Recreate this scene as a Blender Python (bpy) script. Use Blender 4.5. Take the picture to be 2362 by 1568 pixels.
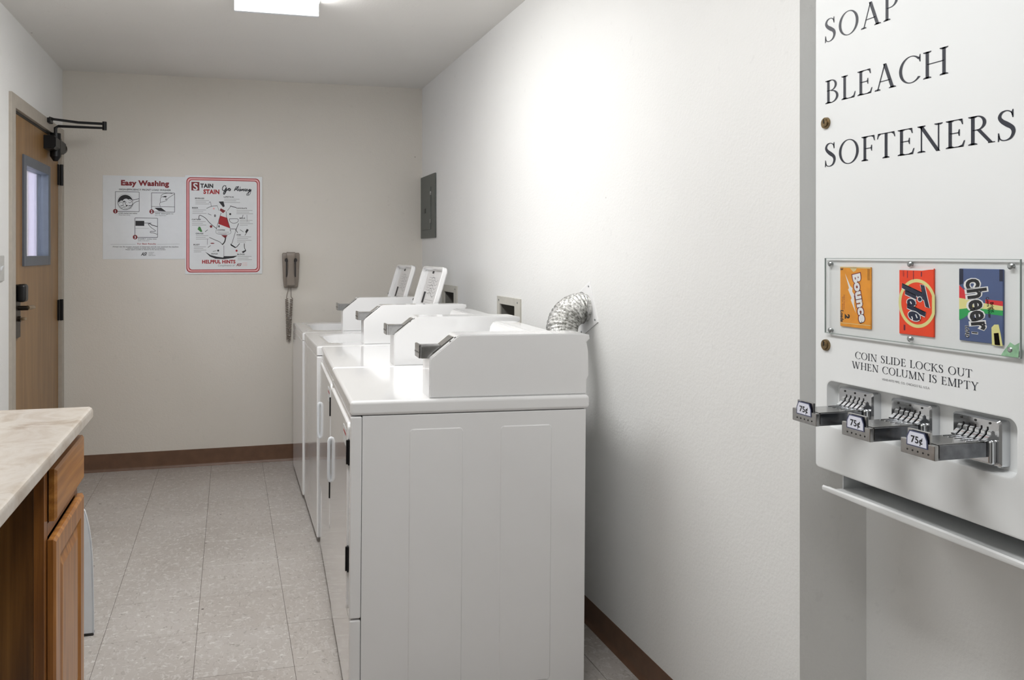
import bpy, bmesh, math, random
from mathutils import Vector, Matrix
random.seed(7)
PI = math.pi
SC = bpy.context.scene
COL = SC.collection
for o in list(bpy.data.objects): bpy.data.objects.remove(o)

# ------------------------------------------------------------------ camera
YAW = math.atan(477.0 / 1878.0)
CAMZ = 1.321
cd = bpy.data.cameras.new('camera'); cam = bpy.data.objects.new('camera', cd); COL.objects.link(cam)
cd.sensor_width = 36.0; cd.sensor_fit = 'HORIZONTAL'; cd.lens = 36.0 * 1878.0 / 2362.0
cd.shift_x = 174.0 / 2362.0; cd.shift_y = -198.0 / 2362.0
cd.clip_start = 0.02
cam.location = (0, 0, CAMZ); cam.rotation_euler = (PI / 2, 0, -YAW)
SC.camera = cam

# ------------------------------------------------------------------ world, exposure
w = bpy.data.worlds.new('world'); SC.world = w; w.use_nodes = True
bg = w.node_tree.nodes['Background']; bg.inputs[0].default_value = (0.86, 0.88, 1.0, 1); bg.inputs[1].default_value = 5.0
SC.view_settings.view_transform = 'Standard'; SC.view_settings.look = 'None'
SC.view_settings.gamma = 1.0; SC.view_settings.use_curve_mapping = False
SC.view_settings.exposure = 0.24
LAMP_MAIN = 17.5      # emission of the visible ceiling fixture
LAMP_REAR = 12.0       # emission of the same kind of fixture behind the camera

# room numbers
XL, XR, XV = -0.973, 1.245, 1.424
YB, YF, YP = 5.29, -1.7, 1.577
ZC = 2.424

# ------------------------------------------------------------------ materials
def lin(c):
    c = c / 255.0
    return c / 12.92 if c <= 0.04045 else ((c + 0.055) / 1.055) ** 2.4
def rgb(r, g, b): return (lin(r), lin(g), lin(b), 1)
class NT:
    def __init__(s, name):
        s.m = bpy.data.materials.new(name); s.m.use_nodes = True
        s.t = s.m.node_tree; s.n = s.t.nodes; s.p = s.n['Principled BSDF']
    def add(s, kind, **kw):
        n = s.n.new(kind)
        for k, v in kw.items(): setattr(n, k, v)
        return n
    def link(s, a, b): s.t.links.new(a, b)
    def coord(s, kind='Object', scale=(1, 1, 1)):
        tc = s.add('ShaderNodeTexCoord'); mp = s.add('ShaderNodeMapping')
        if kind == 'World':
            g = s.add('ShaderNodeNewGeometry'); s.link(g.outputs['Position'], mp.inputs[0])
        else: s.link(tc.outputs[kind], mp.inputs[0])
        mp.inputs['Scale'].default_value = scale
        return mp.outputs[0]
    def noise(s, co, scale, detail=3, rough=0.5, dist=0.0):
        n = s.add('ShaderNodeTexNoise'); s.link(co, n.inputs['Vector'])
        n.inputs['Scale'].default_value = scale; n.inputs['Detail'].default_value = detail
        n.inputs['Roughness'].default_value = rough; n.inputs['Distortion'].default_value = dist
        return n.outputs['Fac']
    def ramp(s, fac, stops):
        r = s.add('ShaderNodeValToRGB'); s.link(fac, r.inputs[0])
        e = r.color_ramp.elements
        while len(e) < len(stops): e.new(0.5)
        for i, (p, c) in enumerate(stops): e[i].position = p; e[i].color = c
        return r.outputs[0]
    def mix(s, fac, a, b, mode='MIX'):
        m = s.add('ShaderNodeMix', data_type='RGBA', blend_type=mode)
        if isinstance(fac, float): m.inputs[0].default_value = fac
        else: s.link(fac, m.inputs[0])
        for v, i in ((a, 6), (b, 7)):
            if isinstance(v, tuple): m.inputs[i].default_value = v
            else: s.link(v, m.inputs[i])
        return m.outputs[2]
    def bump(s, h, strength, dist=0.001):
        b = s.add('ShaderNodeBump'); s.link(h, b.inputs['Height'])
        b.inputs['Strength'].default_value = strength; b.inputs['Distance'].default_value = dist
        s.link(b.outputs[0], s.p.inputs['Normal'])
    def base(s, v):
        if isinstance(v, tuple): s.p.inputs['Base Color'].default_value = v
        else: s.link(v, s.p.inputs['Base Color'])
    def set(s, **kw):
        for k, v in kw.items(): s.p.inputs[k].default_value = v
W1 = (1, 1, 1, 1); K0 = (0, 0, 0, 1)
def simple(name, col, rough=0.5, metal=0.0, var=0.06, scale=30, bump=0.0, coat=0.0):
    t = NT(name); co = t.coord('World')
    n = t.noise(co, scale, 3)
    dark = tuple(c * (1 - var) for c in col[:3]) + (1,)
    t.base(t.ramp(n, [(0.35, dark), (0.65, col)]))
    t.set(Roughness=rough, Metallic=metal)
    if coat: t.set(**{'Coat Weight': coat, 'Coat Roughness': 0.08})
    if bump: t.bump(t.noise(co, scale * 6, 2), bump)
    return t.m
def wallmat(name, col, bump=0.35):
    t = NT(name); co = t.coord('World')
    big = t.noise(co, 1.7, 3)
    c = t.ramp(big, [(0.3, tuple(x * 0.965 for x in col[:3]) + (1,)), (0.7, col)])
    sp = t.noise(co, 23, 4, 0.6)
    c = t.mix(t.ramp(sp, [(0.30, W1), (0.34, K0)]), c, tuple(x * 0.95 for x in col[:3]) + (1,))
    dots = t.add('ShaderNodeTexVoronoi'); t.link(co, dots.inputs['Vector']); dots.inputs['Scale'].default_value = 5.0
    dm = t.ramp(dots.outputs['Distance'], [(0.018, W1), (0.026, K0)])
    wn = t.add('ShaderNodeTexWhiteNoise'); t.link(dots.outputs['Color'], wn.inputs['Vector'])
    keep = t.ramp(wn.outputs['Value'], [(0.80, K0), (0.82, W1)])
    m = t.mix(1.0, dm, keep, 'MULTIPLY')
    c = t.mix(m, c, rgb(125, 118, 110))
    t.base(c); t.set(Roughness=0.62)
    h = t.noise(co, 115, 3, 0.55)
    h2 = t.noise(co, 38, 2)
    t.bump(t.mix(0.4, h, h2), bump, 0.0035)
    return t.m
M = {}
M['wall'] = wallmat('wall_paint', rgb(231, 231, 229))
M['wall_shade_tint'] = wallmat('wall_paint_shade_tint', rgb(222, 217, 208))  # same paint as the other walls, with the warm dimmer light tinted in
M['ceiling'] = wallmat('ceiling_paint', rgb(228, 226, 222), 0.3)
M['hall'] = wallmat('hall_paint', rgb(235, 228, 245))
def enamel(name, col, rough=0.22, coat=0.35):
    t = NT(name); co = t.coord('World')
    t.base(t.ramp(t.noise(co, 3, 3), [(0.3, tuple(x * 0.975 for x in col[:3]) + (1,)), (0.7, col)]))
    t.set(Roughness=rough, **{'Coat Weight': coat, 'Coat Roughness': 0.06})
    t.bump(t.noise(co, 240, 2), 0.04, 0.0005)
    return t.m
M['enamel'] = enamel('white_enamel', rgb(238, 238, 238), 0.14, 0.6)
M['vend'] = enamel('vending_enamel', rgb(233, 235, 235), 0.5, 0.05)
M['plastic'] = simple('white_plastic', rgb(226, 230, 234), 0.35, var=0.03)
M['dark_gap'] = simple('dark_gap', rgb(38, 36, 34), 0.8)
M['black'] = simple('black_metal', rgb(22, 22, 24), 0.38, 0.4)
M['black_plastic'] = simple('black_plastic', rgb(18, 18, 20), 0.35)
M['chrome'] = simple('chrome', rgb(215, 217, 220), 0.1, 1.0, var=0.03, bump=0.03)
M['chrome_dull'] = simple('dull_chrome', rgb(186, 186, 185), 0.24, 1.0, var=0.12, scale=120)
M['slide_steel'] = simple('slide_steel', rgb(128, 130, 134), 0.14, 1.0, var=0.25, scale=60)
M['screw'] = simple('screw_steel', rgb(168, 172, 172), 0.3, 0.9)
M['brass'] = simple('aged_brass', rgb(150, 130, 98), 0.3, 0.9, var=0.45, scale=160)
M['bronze'] = simple('dark_bronze', rgb(62, 54, 46), 0.35, 0.8, var=0.3)
M['lever'] = simple('worn_bronze', rgb(170, 150, 122), 0.28, 0.9)
M['grey_box'] = simple('panel_grey', rgb(88, 92, 88), 0.45, var=0.05)
M['switch'] = simple('switch_plate', rgb(190, 190, 186), 0.4)
M['frame_paint'] = simple('frame_paint', rgb(178, 170, 158), 0.4, var=0.08)
M['window_steel'] = simple('window_steel', rgb(92, 98, 108), 0.4, var=0.08)
M['phone'] = simple('phone_plastic', rgb(142, 132, 122), 0.2, var=0.06)
M['phone_dark'] = simple('phone_dark', rgb(40, 36, 34), 0.5)
M['box_frame'] = simple('outlet_frame', rgb(196, 193, 184), 0.5)
M['box_in'] = simple('outlet_inside', rgb(120, 118, 112), 0.6)
M['ink'] = simple('ink_black', rgb(30, 30, 34), 0.5)
M['ink_grey'] = simple('ink_grey', rgb(120, 118, 120), 0.5)
M['ink_lite'] = simple('ink_lite', rgb(160, 158, 160), 0.5)
M['ink_navy'] = simple('ink_navy', rgb(28, 32, 46), 0.45)
M['ink_red'] = simple('ink_red', rgb(168, 16, 28), 0.5)
M['ink_maroon'] = simple('ink_maroon', rgb(128, 22, 30), 0.5)
M['ink_pink'] = simple('ink_pink', rgb(238, 184, 184), 0.5)
M['ink_green'] = simple('ink_green', rgb(62, 130, 62), 0.5)
M['paper'] = simple('poster_paper', rgb(226, 229, 230), 0.35, var=0.02)
M['base'] = simple('rubber_base', rgb(112, 83, 64), 0.42, var=0.18, scale=18)
M['card'] = simple('price_card', rgb(222, 224, 236), 0.4, var=0.02)
M['card_edge'] = simple('price_card_edge', rgb(74, 80, 110), 0.4)
M['orange'] = simple('carton_orange', rgb(243, 160, 40), 0.35, var=0.12, scale=60)
M['cream'] = simple('carton_cream', rgb(226, 205, 150), 0.35)
M['redorange'] = simple('carton_red_orange', rgb(246, 66, 16), 0.35, var=0.05)
M['slate'] = simple('carton_blue', rgb(78, 96, 140), 0.35, var=0.08)
M['navy'] = simple('carton_navy', rgb(26, 34, 62), 0.35)
M['white'] = simple('carton_white', rgb(236, 236, 236), 0.35, var=0.02)
M['cred'] = simple('carton_red', rgb(228, 46, 54), 0.35)
M['cgreen'] = simple('carton_green', rgb(36, 168, 88), 0.35)
M['cyellow'] = simple('carton_yellow', rgb(232, 226, 150), 0.35)
M['maroon'] = simple('carton_maroon', rgb(126, 22, 50), 0.35)
M['sticker_green'] = simple('sticker_green', rgb(150, 196, 158), 0.4, var=0.35, scale=90)
M['hose_in'] = simple('duct_shadow', rgb(60, 60, 58), 0.6)
M['steel_blue'] = simple('hall_steel', rgb(120, 128, 158), 0.5)
M['hall_pink'] = simple('hall_cream', rgb(240, 214, 200), 0.5)
def foil():
    t = NT('aluminium_foil'); co = t.coord('World')
    t.base(t.ramp(t.noise(co, 90, 4), [(0.35, rgb(165, 165, 160)), (0.6, rgb(240, 240, 238))]))
    t.set(Roughness=0.24, Metallic=1.0); t.bump(t.noise(co, 150, 4, 0.65, 0.6), 0.9, 0.004); return t.m
M['foil'] = foil()
def oak(name, a, b, c, axis='Z', scale=1.0, rough=0.36, coord='World', rings=True):
    t = NT(name)
    sc = {'Z': (1, 1, 0.09), 'Y': (1, 0.09, 1), 'X': (0.09, 1, 1)}[axis]
    co = t.coord(coord, tuple(v * scale for v in sc))
    n1 = t.noise(co, 26, 6, 0.6, 0.5)
    wv = t.add('ShaderNodeTexWave'); wv.wave_type = 'RINGS' if rings else 'BANDS'
    wv.inputs['Scale'].default_value = 9.0; wv.inputs['Distortion'].default_value = 9.0
    wv.inputs['Detail'].default_value = 3.0; wv.inputs['Detail Scale'].default_value = 1.6
    t.link(co, wv.inputs['Vector'])
    fine = t.noise(t.coord(coord, tuple(v * scale for v in {'Z': (1, 1, 0.02), 'Y': (1, 0.02, 1), 'X': (0.02, 1, 1)}[axis])), 260, 3)
    f = t.mix(0.78, wv.outputs['Color'], n1)
    f2 = t.mix(0.25, f, fine)
    col = t.ramp(f2, [(0.22, a), (0.5, b), (0.75, c)])
    t.base(col); t.set(Roughness=rough, **{'Coat Weight': 0.25, 'Coat Roughness': 0.2})
    t.bump(fine, 0.25, 0.0006); return t.m
M['oak'] = oak('oak_front', rgb(104, 62, 18), rgb(154, 98, 38), rgb(190, 134, 64))
M['oak_h'] = oak('oak_front_across', rgb(118, 72, 24), rgb(164, 108, 46), rgb(194, 138, 68), 'Y')
M['oak_side'] = oak('oak_side_panel', rgb(46, 27, 8), rgb(98, 62, 24), rgb(134, 92, 42), 'Z', 0.7)
M['oak_frame'] = oak('oak_frame', rgb(82, 46, 14), rgb(124, 76, 30), rgb(156, 102, 44))
M['maple'] = oak('door_veneer', rgb(118, 84, 42), rgb(140, 103, 56), rgb(158, 120, 70), 'Z', 0.9, 0.4, rings=False)
def laminate():
    t = NT('counter_laminate'); co = t.coord('World')
    a = t.noise(co, 9, 5, 0.6, 0.8); b = t.noise(co, 70, 4, 0.7)
    c = t.ramp(a, [(0.30, rgb(156, 138, 120)), (0.42, rgb(188, 177, 164)), (0.55, rgb(206, 200, 192)), (0.68, rgb(176, 162, 145))])
    c = t.mix(t.ramp(b, [(0.33, W1), (0.45, K0)]), c, rgb(186, 175, 162))
    c2 = t.mix(0.5, c, t.ramp(a, [(0.3, rgb(180, 168, 154)), (0.7, rgb(208, 202, 194))]))
    t.base(c2); t.set(Roughness=0.3); t.bump(b, 0.12, 0.0008); return t.m
M['laminate'] = laminate()
def vct():
    t = NT('vinyl_tile'); co = t.coord('World')
    rnd = t.add('ShaderNodeObjectInfo').outputs['Random']
    base = t.ramp(t.noise(co, 2.2, 4), [(0.3, rgb(172, 166, 160)), (0.7, rgb(188, 183, 178))])
    def flecks(sc, rot, lo, hi, colr, colin, seed):
        mp = t.add('ShaderNodeMapping'); g = t.add('ShaderNodeNewGeometry'); t.link(g.outputs['Position'], mp.inputs[0])
        mp.inputs['Rotation'].default_value = (0, 0, rot); mp.inputs['Scale'].default_value = sc
        mp.inputs['Location'].default_value = (seed, seed * 2, 0)
        n = t.noise(mp.outputs[0], 58, 4, 0.6, 0.9)
        return t.mix(t.ramp(n, [(lo, K0), (hi, W1)]), colin, colr)
    c = flecks((1, 0.5, 1), 0.5, 0.54, 0.62, rgb(194, 190, 186), base, 3.1)
    c = flecks((0.5, 1, 1), 0.3, 0.60, 0.66, rgb(210, 208, 204), c, 8.7)
    c = flecks((1, 0.6, 1), 1.2, 0.58, 0.66, rgb(164, 158, 152), c, 12.4)
    c = flecks((0.7, 1, 1), 2.1, 0.64, 0.70, rgb(146, 141, 134), c, 21.0)
    v = t.add('ShaderNodeTexVoronoi'); g = t.coord('World'); t.link(g, v.inputs['Vector']); v.inputs['Scale'].default_value = 9.0
    dm = t.ramp(v.outputs['Distance'], [(0.03, W1), (0.055, K0)])
    wn = t.add('ShaderNodeTexWhiteNoise'); t.link(v.outputs['Color'], wn.inputs['Vector'])
    m = t.mix(1.0, dm, t.ramp(wn.outputs['Value'], [(0.72, K0), (0.75, W1)]), 'MULTIPLY')
    c = t.mix(m, c, rgb(70, 56, 50))
    tint = t.ramp(rnd, [(0.0, (0.95, 0.94, 0.93, 1)), (1.0, W1)])
    c = t.mix(1.0, c, tint, 'MULTIPLY')
    t.base(c); t.set(Roughness=0.34); t.bump(t.noise(co, 14, 3), 0.08, 0.002); return t.m
M['vct'] = vct()
M['subfloor'] = simple('joint_dirt', rgb(104, 96, 90), 0.8)
def emit(name, col, s):
    t = NT(name); t.base((0.8, 0.8, 0.8, 1)); t.p.inputs['Emission Color'].default_value = col
    t.p.inputs['Emission Strength'].default_value = s; return t.m
M['lamp_main'] = emit('lamp_diffuser', (1.0, 0.995, 0.99, 1), LAMP_MAIN)
M['lamp_rear'] = emit('lamp_diffuser_rear', (1.0, 1.0, 1.0, 1), LAMP_REAR)
def clear(name, tint, amount):
    t = NT(name); t.n.remove(t.p)
    tr = t.add('ShaderNodeBsdfTransparent'); tr.inputs[0].default_value = tint
    gl = t.add('ShaderNodeBsdfGlossy'); gl.inputs['Roughness'].default_value = 0.04
    fr = t.add('ShaderNodeFresnel'); fr.inputs[0].default_value = 1.25
    mu = t.add('ShaderNodeMath', operation='MULTIPLY'); mu.inputs[1].default_value = amount
    t.link(fr.outputs[0], mu.inputs[0])
    mx = t.add('ShaderNodeMixShader'); t.link(mu.outputs[0], mx.inputs[0]); t.link(tr.outputs[0], mx.inputs[1]); t.link(gl.outputs[0], mx.inputs[2])
    t.link(mx.outputs[0], t.n['Material Output'].inputs[0]); return t.m
M['glass'] = clear('window_glass', (0.93, 0.95, 0.97, 1), 0.8)
M['acrylic'] = clear('clear_acrylic', (0.994, 0.997, 0.996, 1), 0.3)
M['acrylic_edge'] = simple('acrylic_edge', rgb(150, 160, 156), 0.3)

# ------------------------------------------------------------------ mesh building
OFF = Vector((0, 0, 0))
class MB:
    def __init__(s): s.v = []; s.f = []; s.mi = []; s.mats = []
    def mid(s, m):
        if m not in s.mats: s.mats.append(m)
        return s.mats.index(m)
    def raw(s, vs, fs, m, T=None):
        b = len(s.v); k = s.mid(m)
        for p in vs:
            p = Vector(p)
            s.v.append(T @ p if T is not None else p)
        for f in fs: s.f.append([b + i for i in f]); s.mi.append(k)
        return s
    def box(s, a, b, m, bev=0.0, seg=2, T=None):
        bm = bmesh.new()
        bmesh.ops.create_cube(bm, size=1)
        for v in bm.verts:
            v.co = Vector([(a[i] + b[i]) / 2 + v.co[i] * (b[i] - a[i]) for i in range(3)])
        if bev > 0:
            bmesh.ops.bevel(bm, geom=list(bm.edges), offset=bev, segments=seg, affect='EDGES', profile=0.5)
        s.bm(bm, m, T); return s
    def bm(s, bm, m, T=None):
        bm.verts.index_update()
        s.raw([v.co.copy() for v in bm.verts], [[v.index for v in f.verts] for f in bm.faces], m, T); bm.free()
    def loft(s, loops, m, caps=(True, True), closed=True, T=None):
        n = len(loops[0]); vs = [p for l in loops for p in l]; fs = []
        for i in range(len(loops) - 1):
            for j in range(n if closed else n - 1):
                k = (j + 1) % n
                fs.append([i * n + j, i * n + k, (i + 1) * n + k, (i + 1) * n + j])
        if caps[0]: fs.append(list(range(n))[::-1])
        if caps[1]: fs.append([(len(loops) - 1) * n + j for j in range(n)])
        s.raw(vs, fs, m, T); return s
    def cyl(s, a, b, r, m, r2=None, n=20, caps=(True, True)):
        a = Vector(a); b = Vector(b); d = (b - a).normalized(); r2 = r if r2 is None else r2
        u = d.orthogonal().normalized(); w_ = d.cross(u)
        L = [[p + (u * math.cos(2 * PI * i / n) + w_ * math.sin(2 * PI * i / n)) * q for i in range(n)] for p, q in ((a, r), (b, r2))]
        return s.loft(L, m, caps)
    def tube(s, pts, r, m, n=8, caps=(True, True)):
        pts = [Vector(p) for p in pts]; L = []; u = None
        for i, p in enumerate(pts):
            d = (pts[min(i + 1, len(pts) - 1)] - pts[max(i - 1, 0)]).normalized()
            u = d.orthogonal().normalized() if u is None else (u - d * u.dot(d)).normalized()
            w_ = d.cross(u); q = r[i] if isinstance(r, (list, tuple)) else r
            L.append([p + (u * math.cos(2 * PI * j / n) + w_ * math.sin(2 * PI * j / n)) * q for j in range(n)])
        return s.loft(L, m, caps)
    def prism(s, prof, y0, y1, m, bev=0.0, T=None):      # profile in (x, z), extruded along y
        bm = bmesh.new()
        A = [bm.verts.new((x, y0, z)) for x, z in prof]; B = [bm.verts.new((x, y1, z)) for x, z in prof]
        n = len(prof)
        fa = bm.faces.new(A); fb = bm.faces.new(B[::-1])
        for i in range(n): bm.faces.new((A[i], B[i], B[(i + 1) % n], A[(i + 1) % n]))
        bmesh.ops.recalc_face_normals(bm, faces=bm.faces)
        if bev: bmesh.ops.bevel(bm, geom=list(fa.edges) + list(fb.edges), offset=bev, segments=2, affect='EDGES')
        s.bm(bm, m, T); return s
    def build(s, name, parent=None, smooth=True, ang=35, label=None):
        me = bpy.data.meshes.new(name)
        me.from_pydata([tuple(v - OFF) for v in s.v], [], s.f)
        for m in s.mats: me.materials.append(m)
        for p, k in zip(me.polygons, s.mi): p.material_index = k
        bm = bmesh.new(); bm.from_mesh(me); bmesh.ops.recalc_face_normals(bm, faces=bm.faces); bm.to_mesh(me); bm.free()
        if smooth:
            for p in me.polygons: p.use_smooth = True
            me.set_sharp_from_angle(angle=math.radians(ang))
        me.update()
        o = bpy.data.objects.new(name, me); COL.objects.link(o)
        if smooth:
            wn = o.modifiers.new('weighted_normal', 'WEIGHTED_NORMAL'); wn.keep_sharp = True; wn.weight = 80
        if parent is not None: o.parent = parent
        else: o.location = OFF
        if label: o['label'] = label
        return o
def rr(cx, cy, w, h, r, n=6):
    pts = []
    for (sx, sy, a0) in ((1, 1, 0), (-1, 1, PI / 2), (-1, -1, PI), (1, -1, 3 * PI / 2)):
        for i in range(n + 1):
            a = a0 + PI / 2 * i / n
            pts.append((cx + sx * (w / 2 - r) + r * math.cos(a), cy + sy * (h / 2 - r) + r * math.sin(a)))
    return pts
def setoff(p):
    global OFF
    OFF = Vector(p)
def thing(name, label, cat, loc=(0, 0, 0), group=None):
    o = bpy.data.objects.new(name, None); COL.objects.link(o); o.empty_display_size = 0.1
    o.location = loc; setoff(loc); o['label'] = label; o['category'] = cat
    if group: o['group'] = group
    return o
def tag(o, label, cat, group=None):
    o['label'] = label; o['category'] = cat
    if group: o['group'] = group
    return o
def struct(o): o['kind'] = 'structure'; return o
def copy_tree(root, loc, label, rot=None):
    r = root.copy(); COL.objects.link(r); r.location = loc; r['label'] = label
    if rot is not None: r.rotation_euler = rot
    for ch in list(root.children):
        c = ch.copy(); COL.objects.link(c); c.parent = r
        for g in ch.children:
            d = g.copy(); COL.objects.link(d); d.parent = c
    return r

# 2-D print: polygons laid on a plane  P = o + u*x + v*y
def frame2(o, u, v):
    o, u, v = Vector(o), Vector(u), Vector(v); n = u.cross(v)
    return Matrix(((u.x, v.x, n.x, o.x), (u.y, v.y, n.y, o.y), (u.z, v.z, n.z, o.z), (0, 0, 0, 1)))
class Art:
    """flat print in 2-D coordinates, mapped by T, layers raised by a hair"""
    def __init__(s, T): s.mb = MB(); s.T = T; s.z = 0.0
    def P(s, p): return s.T @ Vector((p[0], p[1], s.z))
    def poly(s, pts, m): s.mb.raw([s.P(p) for p in pts], [list(range(len(pts)))], m)
    def rect(s, x0, y0, x1, y1, m): s.poly([(x0, y0), (x1, y0), (x1, y1), (x0, y1)], m)
    def disc(s, x, y, rx, m, ry=None, n=24):
        ry = ry or rx; s.poly([(x + rx * math.cos(2 * PI * i / n), y + ry * math.sin(2 * PI * i / n)) for i in range(n)], m)
    def ring(s, x, y, r0, r1, m, e=1.0, a0=0, a1=2 * PI, n=32):
        s.line([(x + (r0 + r1) / 2 * math.cos(a0 + (a1 - a0) * i / n), y + e * (r0 + r1) / 2 * math.sin(a0 + (a1 - a0) * i / n)) for i in range(n + 1)], abs(r1 - r0), m)
    def line(s, pts, w, m):
        L, R = [], []
        for i, p in enumerate(pts):
            a = pts[max(i - 1, 0)]; b = pts[min(i + 1, len(pts) - 1)]
            dx, dy = b[0] - a[0], b[1] - a[1]; l = math.hypot(dx, dy) or 1
            q = (w[i] if isinstance(w, (list, tuple)) else w) / 2
            L.append((p[0] - dy / l * q, p[1] + dx / l * q)); R.append((p[0] + dy / l * q, p[1] - dx / l * q))
        vs = [s.P(p) for p in L] + [s.P(p) for p in R]; n = len(pts)
        s.mb.raw(vs, [[i, i + 1, n + i + 1, n + i] for i in range(n - 1)], m)
    def frame(s, x0, y0, x1, y1, w, m): s.line([(x0, y0), (x1, y0)], w, m); s.line([(x0, y1), (x1, y1)], w, m); s.line([(x0, y0), (x0, y1)], w, m); s.line([(x1, y0), (x1, y1)], w, m)
    def text(s, body, x, y, h, m, w=None, bold=0.0, shear=0.0, rot=0.0, align='L', serif=False):
        """baseline at x,y; cap height h; squeezed to width w if given"""
        vs, fs = (serif_text(body) if serif else text_mesh(body, bold, shear))
        x0 = min(p[0] for p in vs); x1 = max(p[0] for p in vs)
        sy = h; sx = (w / (x1 - x0)) if w else h
        wid = (x1 - x0) * sx
        ax = {'L': 0, 'C': -wid / 2, 'R': -wid}[align]
        ca, sa = math.cos(rot), math.sin(rot); out = []
        for p in vs:
            lx = (p[0] - x0) * sx + ax; ly = p[1] * sy
            out.append(s.P((x + lx * ca - ly * sa, y + lx * sa + ly * ca)))
        s.mb.raw(out, fs, m)
    def build(s, name, parent, label=None):
        o = s.mb.build(name, parent, smooth=False, label=label)
        return o
_tc = {}
def text_mesh(body, bold=0.0, shear=0.0):
    k = (body, bold, shear)
    if k in _tc: return _tc[k]
    c = bpy.data.curves.new('t', 'FONT'); c.body = body; c.offset = bold; c.space_character = 1.0 + bold * 1.2; c.shear = shear; c.resolution_u = 3
    o = bpy.data.objects.new('t', c); COL.objects.link(o)
    dg = bpy.context.evaluated_depsgraph_get(); me = bpy.data.meshes.new_from_object(o.evaluated_get(dg))
    cap = 0.73
    vs = [(v.co.x / cap, v.co.y / cap) for v in me.vertices]; fs = [list(p.vertices) for p in me.polygons]
    bpy.data.objects.remove(o); bpy.data.curves.remove(c); bpy.data.meshes.remove(me)
    _tc[k] = (vs, fs); return _tc[k]
# own serif capitals (old-style roman), cap height 1
def g_line(pts, n=8):
    P = [Vector((a, b, c)) for a, b, c in pts]; out = []
    for i in range(len(P) - 1):
        p0 = P[max(i - 1, 0)]; p1 = P[i]; p2 = P[i + 1]; p3 = P[min(i + 2, len(P) - 1)]
        for k in range(n):
            t = k / n
            out.append(0.5 * ((2 * p1) + (p2 - p0) * t + (2 * p0 - 5 * p1 + 4 * p2 - p3) * t * t + (3 * p1 - p0 - 3 * p2 + p3) * t ** 3))
    out.append(P[-1]); vs, fs = [], []
    for i, p in enumerate(out):
        a = out[max(i - 1, 0)]; b = out[min(i + 1, len(out) - 1)]; d = Vector((b.x - a.x, b.y - a.y)).normalized(); q = max(p.z, 0.004) / 2
        vs += [(p.x - d.y * q, p.y + d.x * q), (p.x + d.y * q, p.y - d.x * q)]
    for i in range(len(out) - 1): fs.append([2 * i, 2 * i + 1, 2 * i + 3, 2 * i + 2])
    return vs, fs
def q4(*p): return (list(p), [list(range(len(p)))])
def serif(x, y, w=0.26, up=1):
    h = 0.028 * up
    return q4((x - w / 2, y), (x + w / 2, y), (x + w / 2, y + h), (x + 0.07, y + 2.2 * h), (x - 0.07, y + 2.2 * h), (x - w / 2, y + h))
def stem(x, w=0.105, a=0.0, b=1.0, s0=True, s1=True, sw=0.27):
    r = [q4((x - w / 2, a), (x + w / 2, a), (x + w / 2, b), (x - w / 2, b))]
    if s0: r.append(serif(x, a, sw, 1))
    if s1: r.append(serif(x, b, sw, -1))
    return r
def diag(x0, y0, x1, y1, w): return [q4((x0 - w / 2, y0), (x0 + w / 2, y0), (x1 + w / 2, y1), (x1 - w / 2, y1))]
def bar(x0, x1, y, h=0.034): return [q4((x0, y - h / 2), (x1, y - h / 2), (x1, y + h / 2), (x0, y + h / 2))]
def eribbon(cx, cy, rx, ry, tx, ty, a0, a1, n=28):
    vs, fs = [], []
    for i in range(n + 1):
        a = math.radians(a0 + (a1 - a0) * i / n); c_, s_ = math.cos(a), math.sin(a)
        vs += [(cx + rx * c_, cy + ry * s_), (cx + (rx - tx) * c_, cy + (ry - ty) * s_)]
    for i in range(n): fs.append([2 * i, 2 * i + 1, 2 * i + 3, 2 * i + 2])
    return [(vs, fs)]
def tick(x, y, w, h): return [q4((x, y), (x + w, y), (x + w * 0.85, y + h), (x + w * 0.4, y + h * 0.4))]
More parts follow.
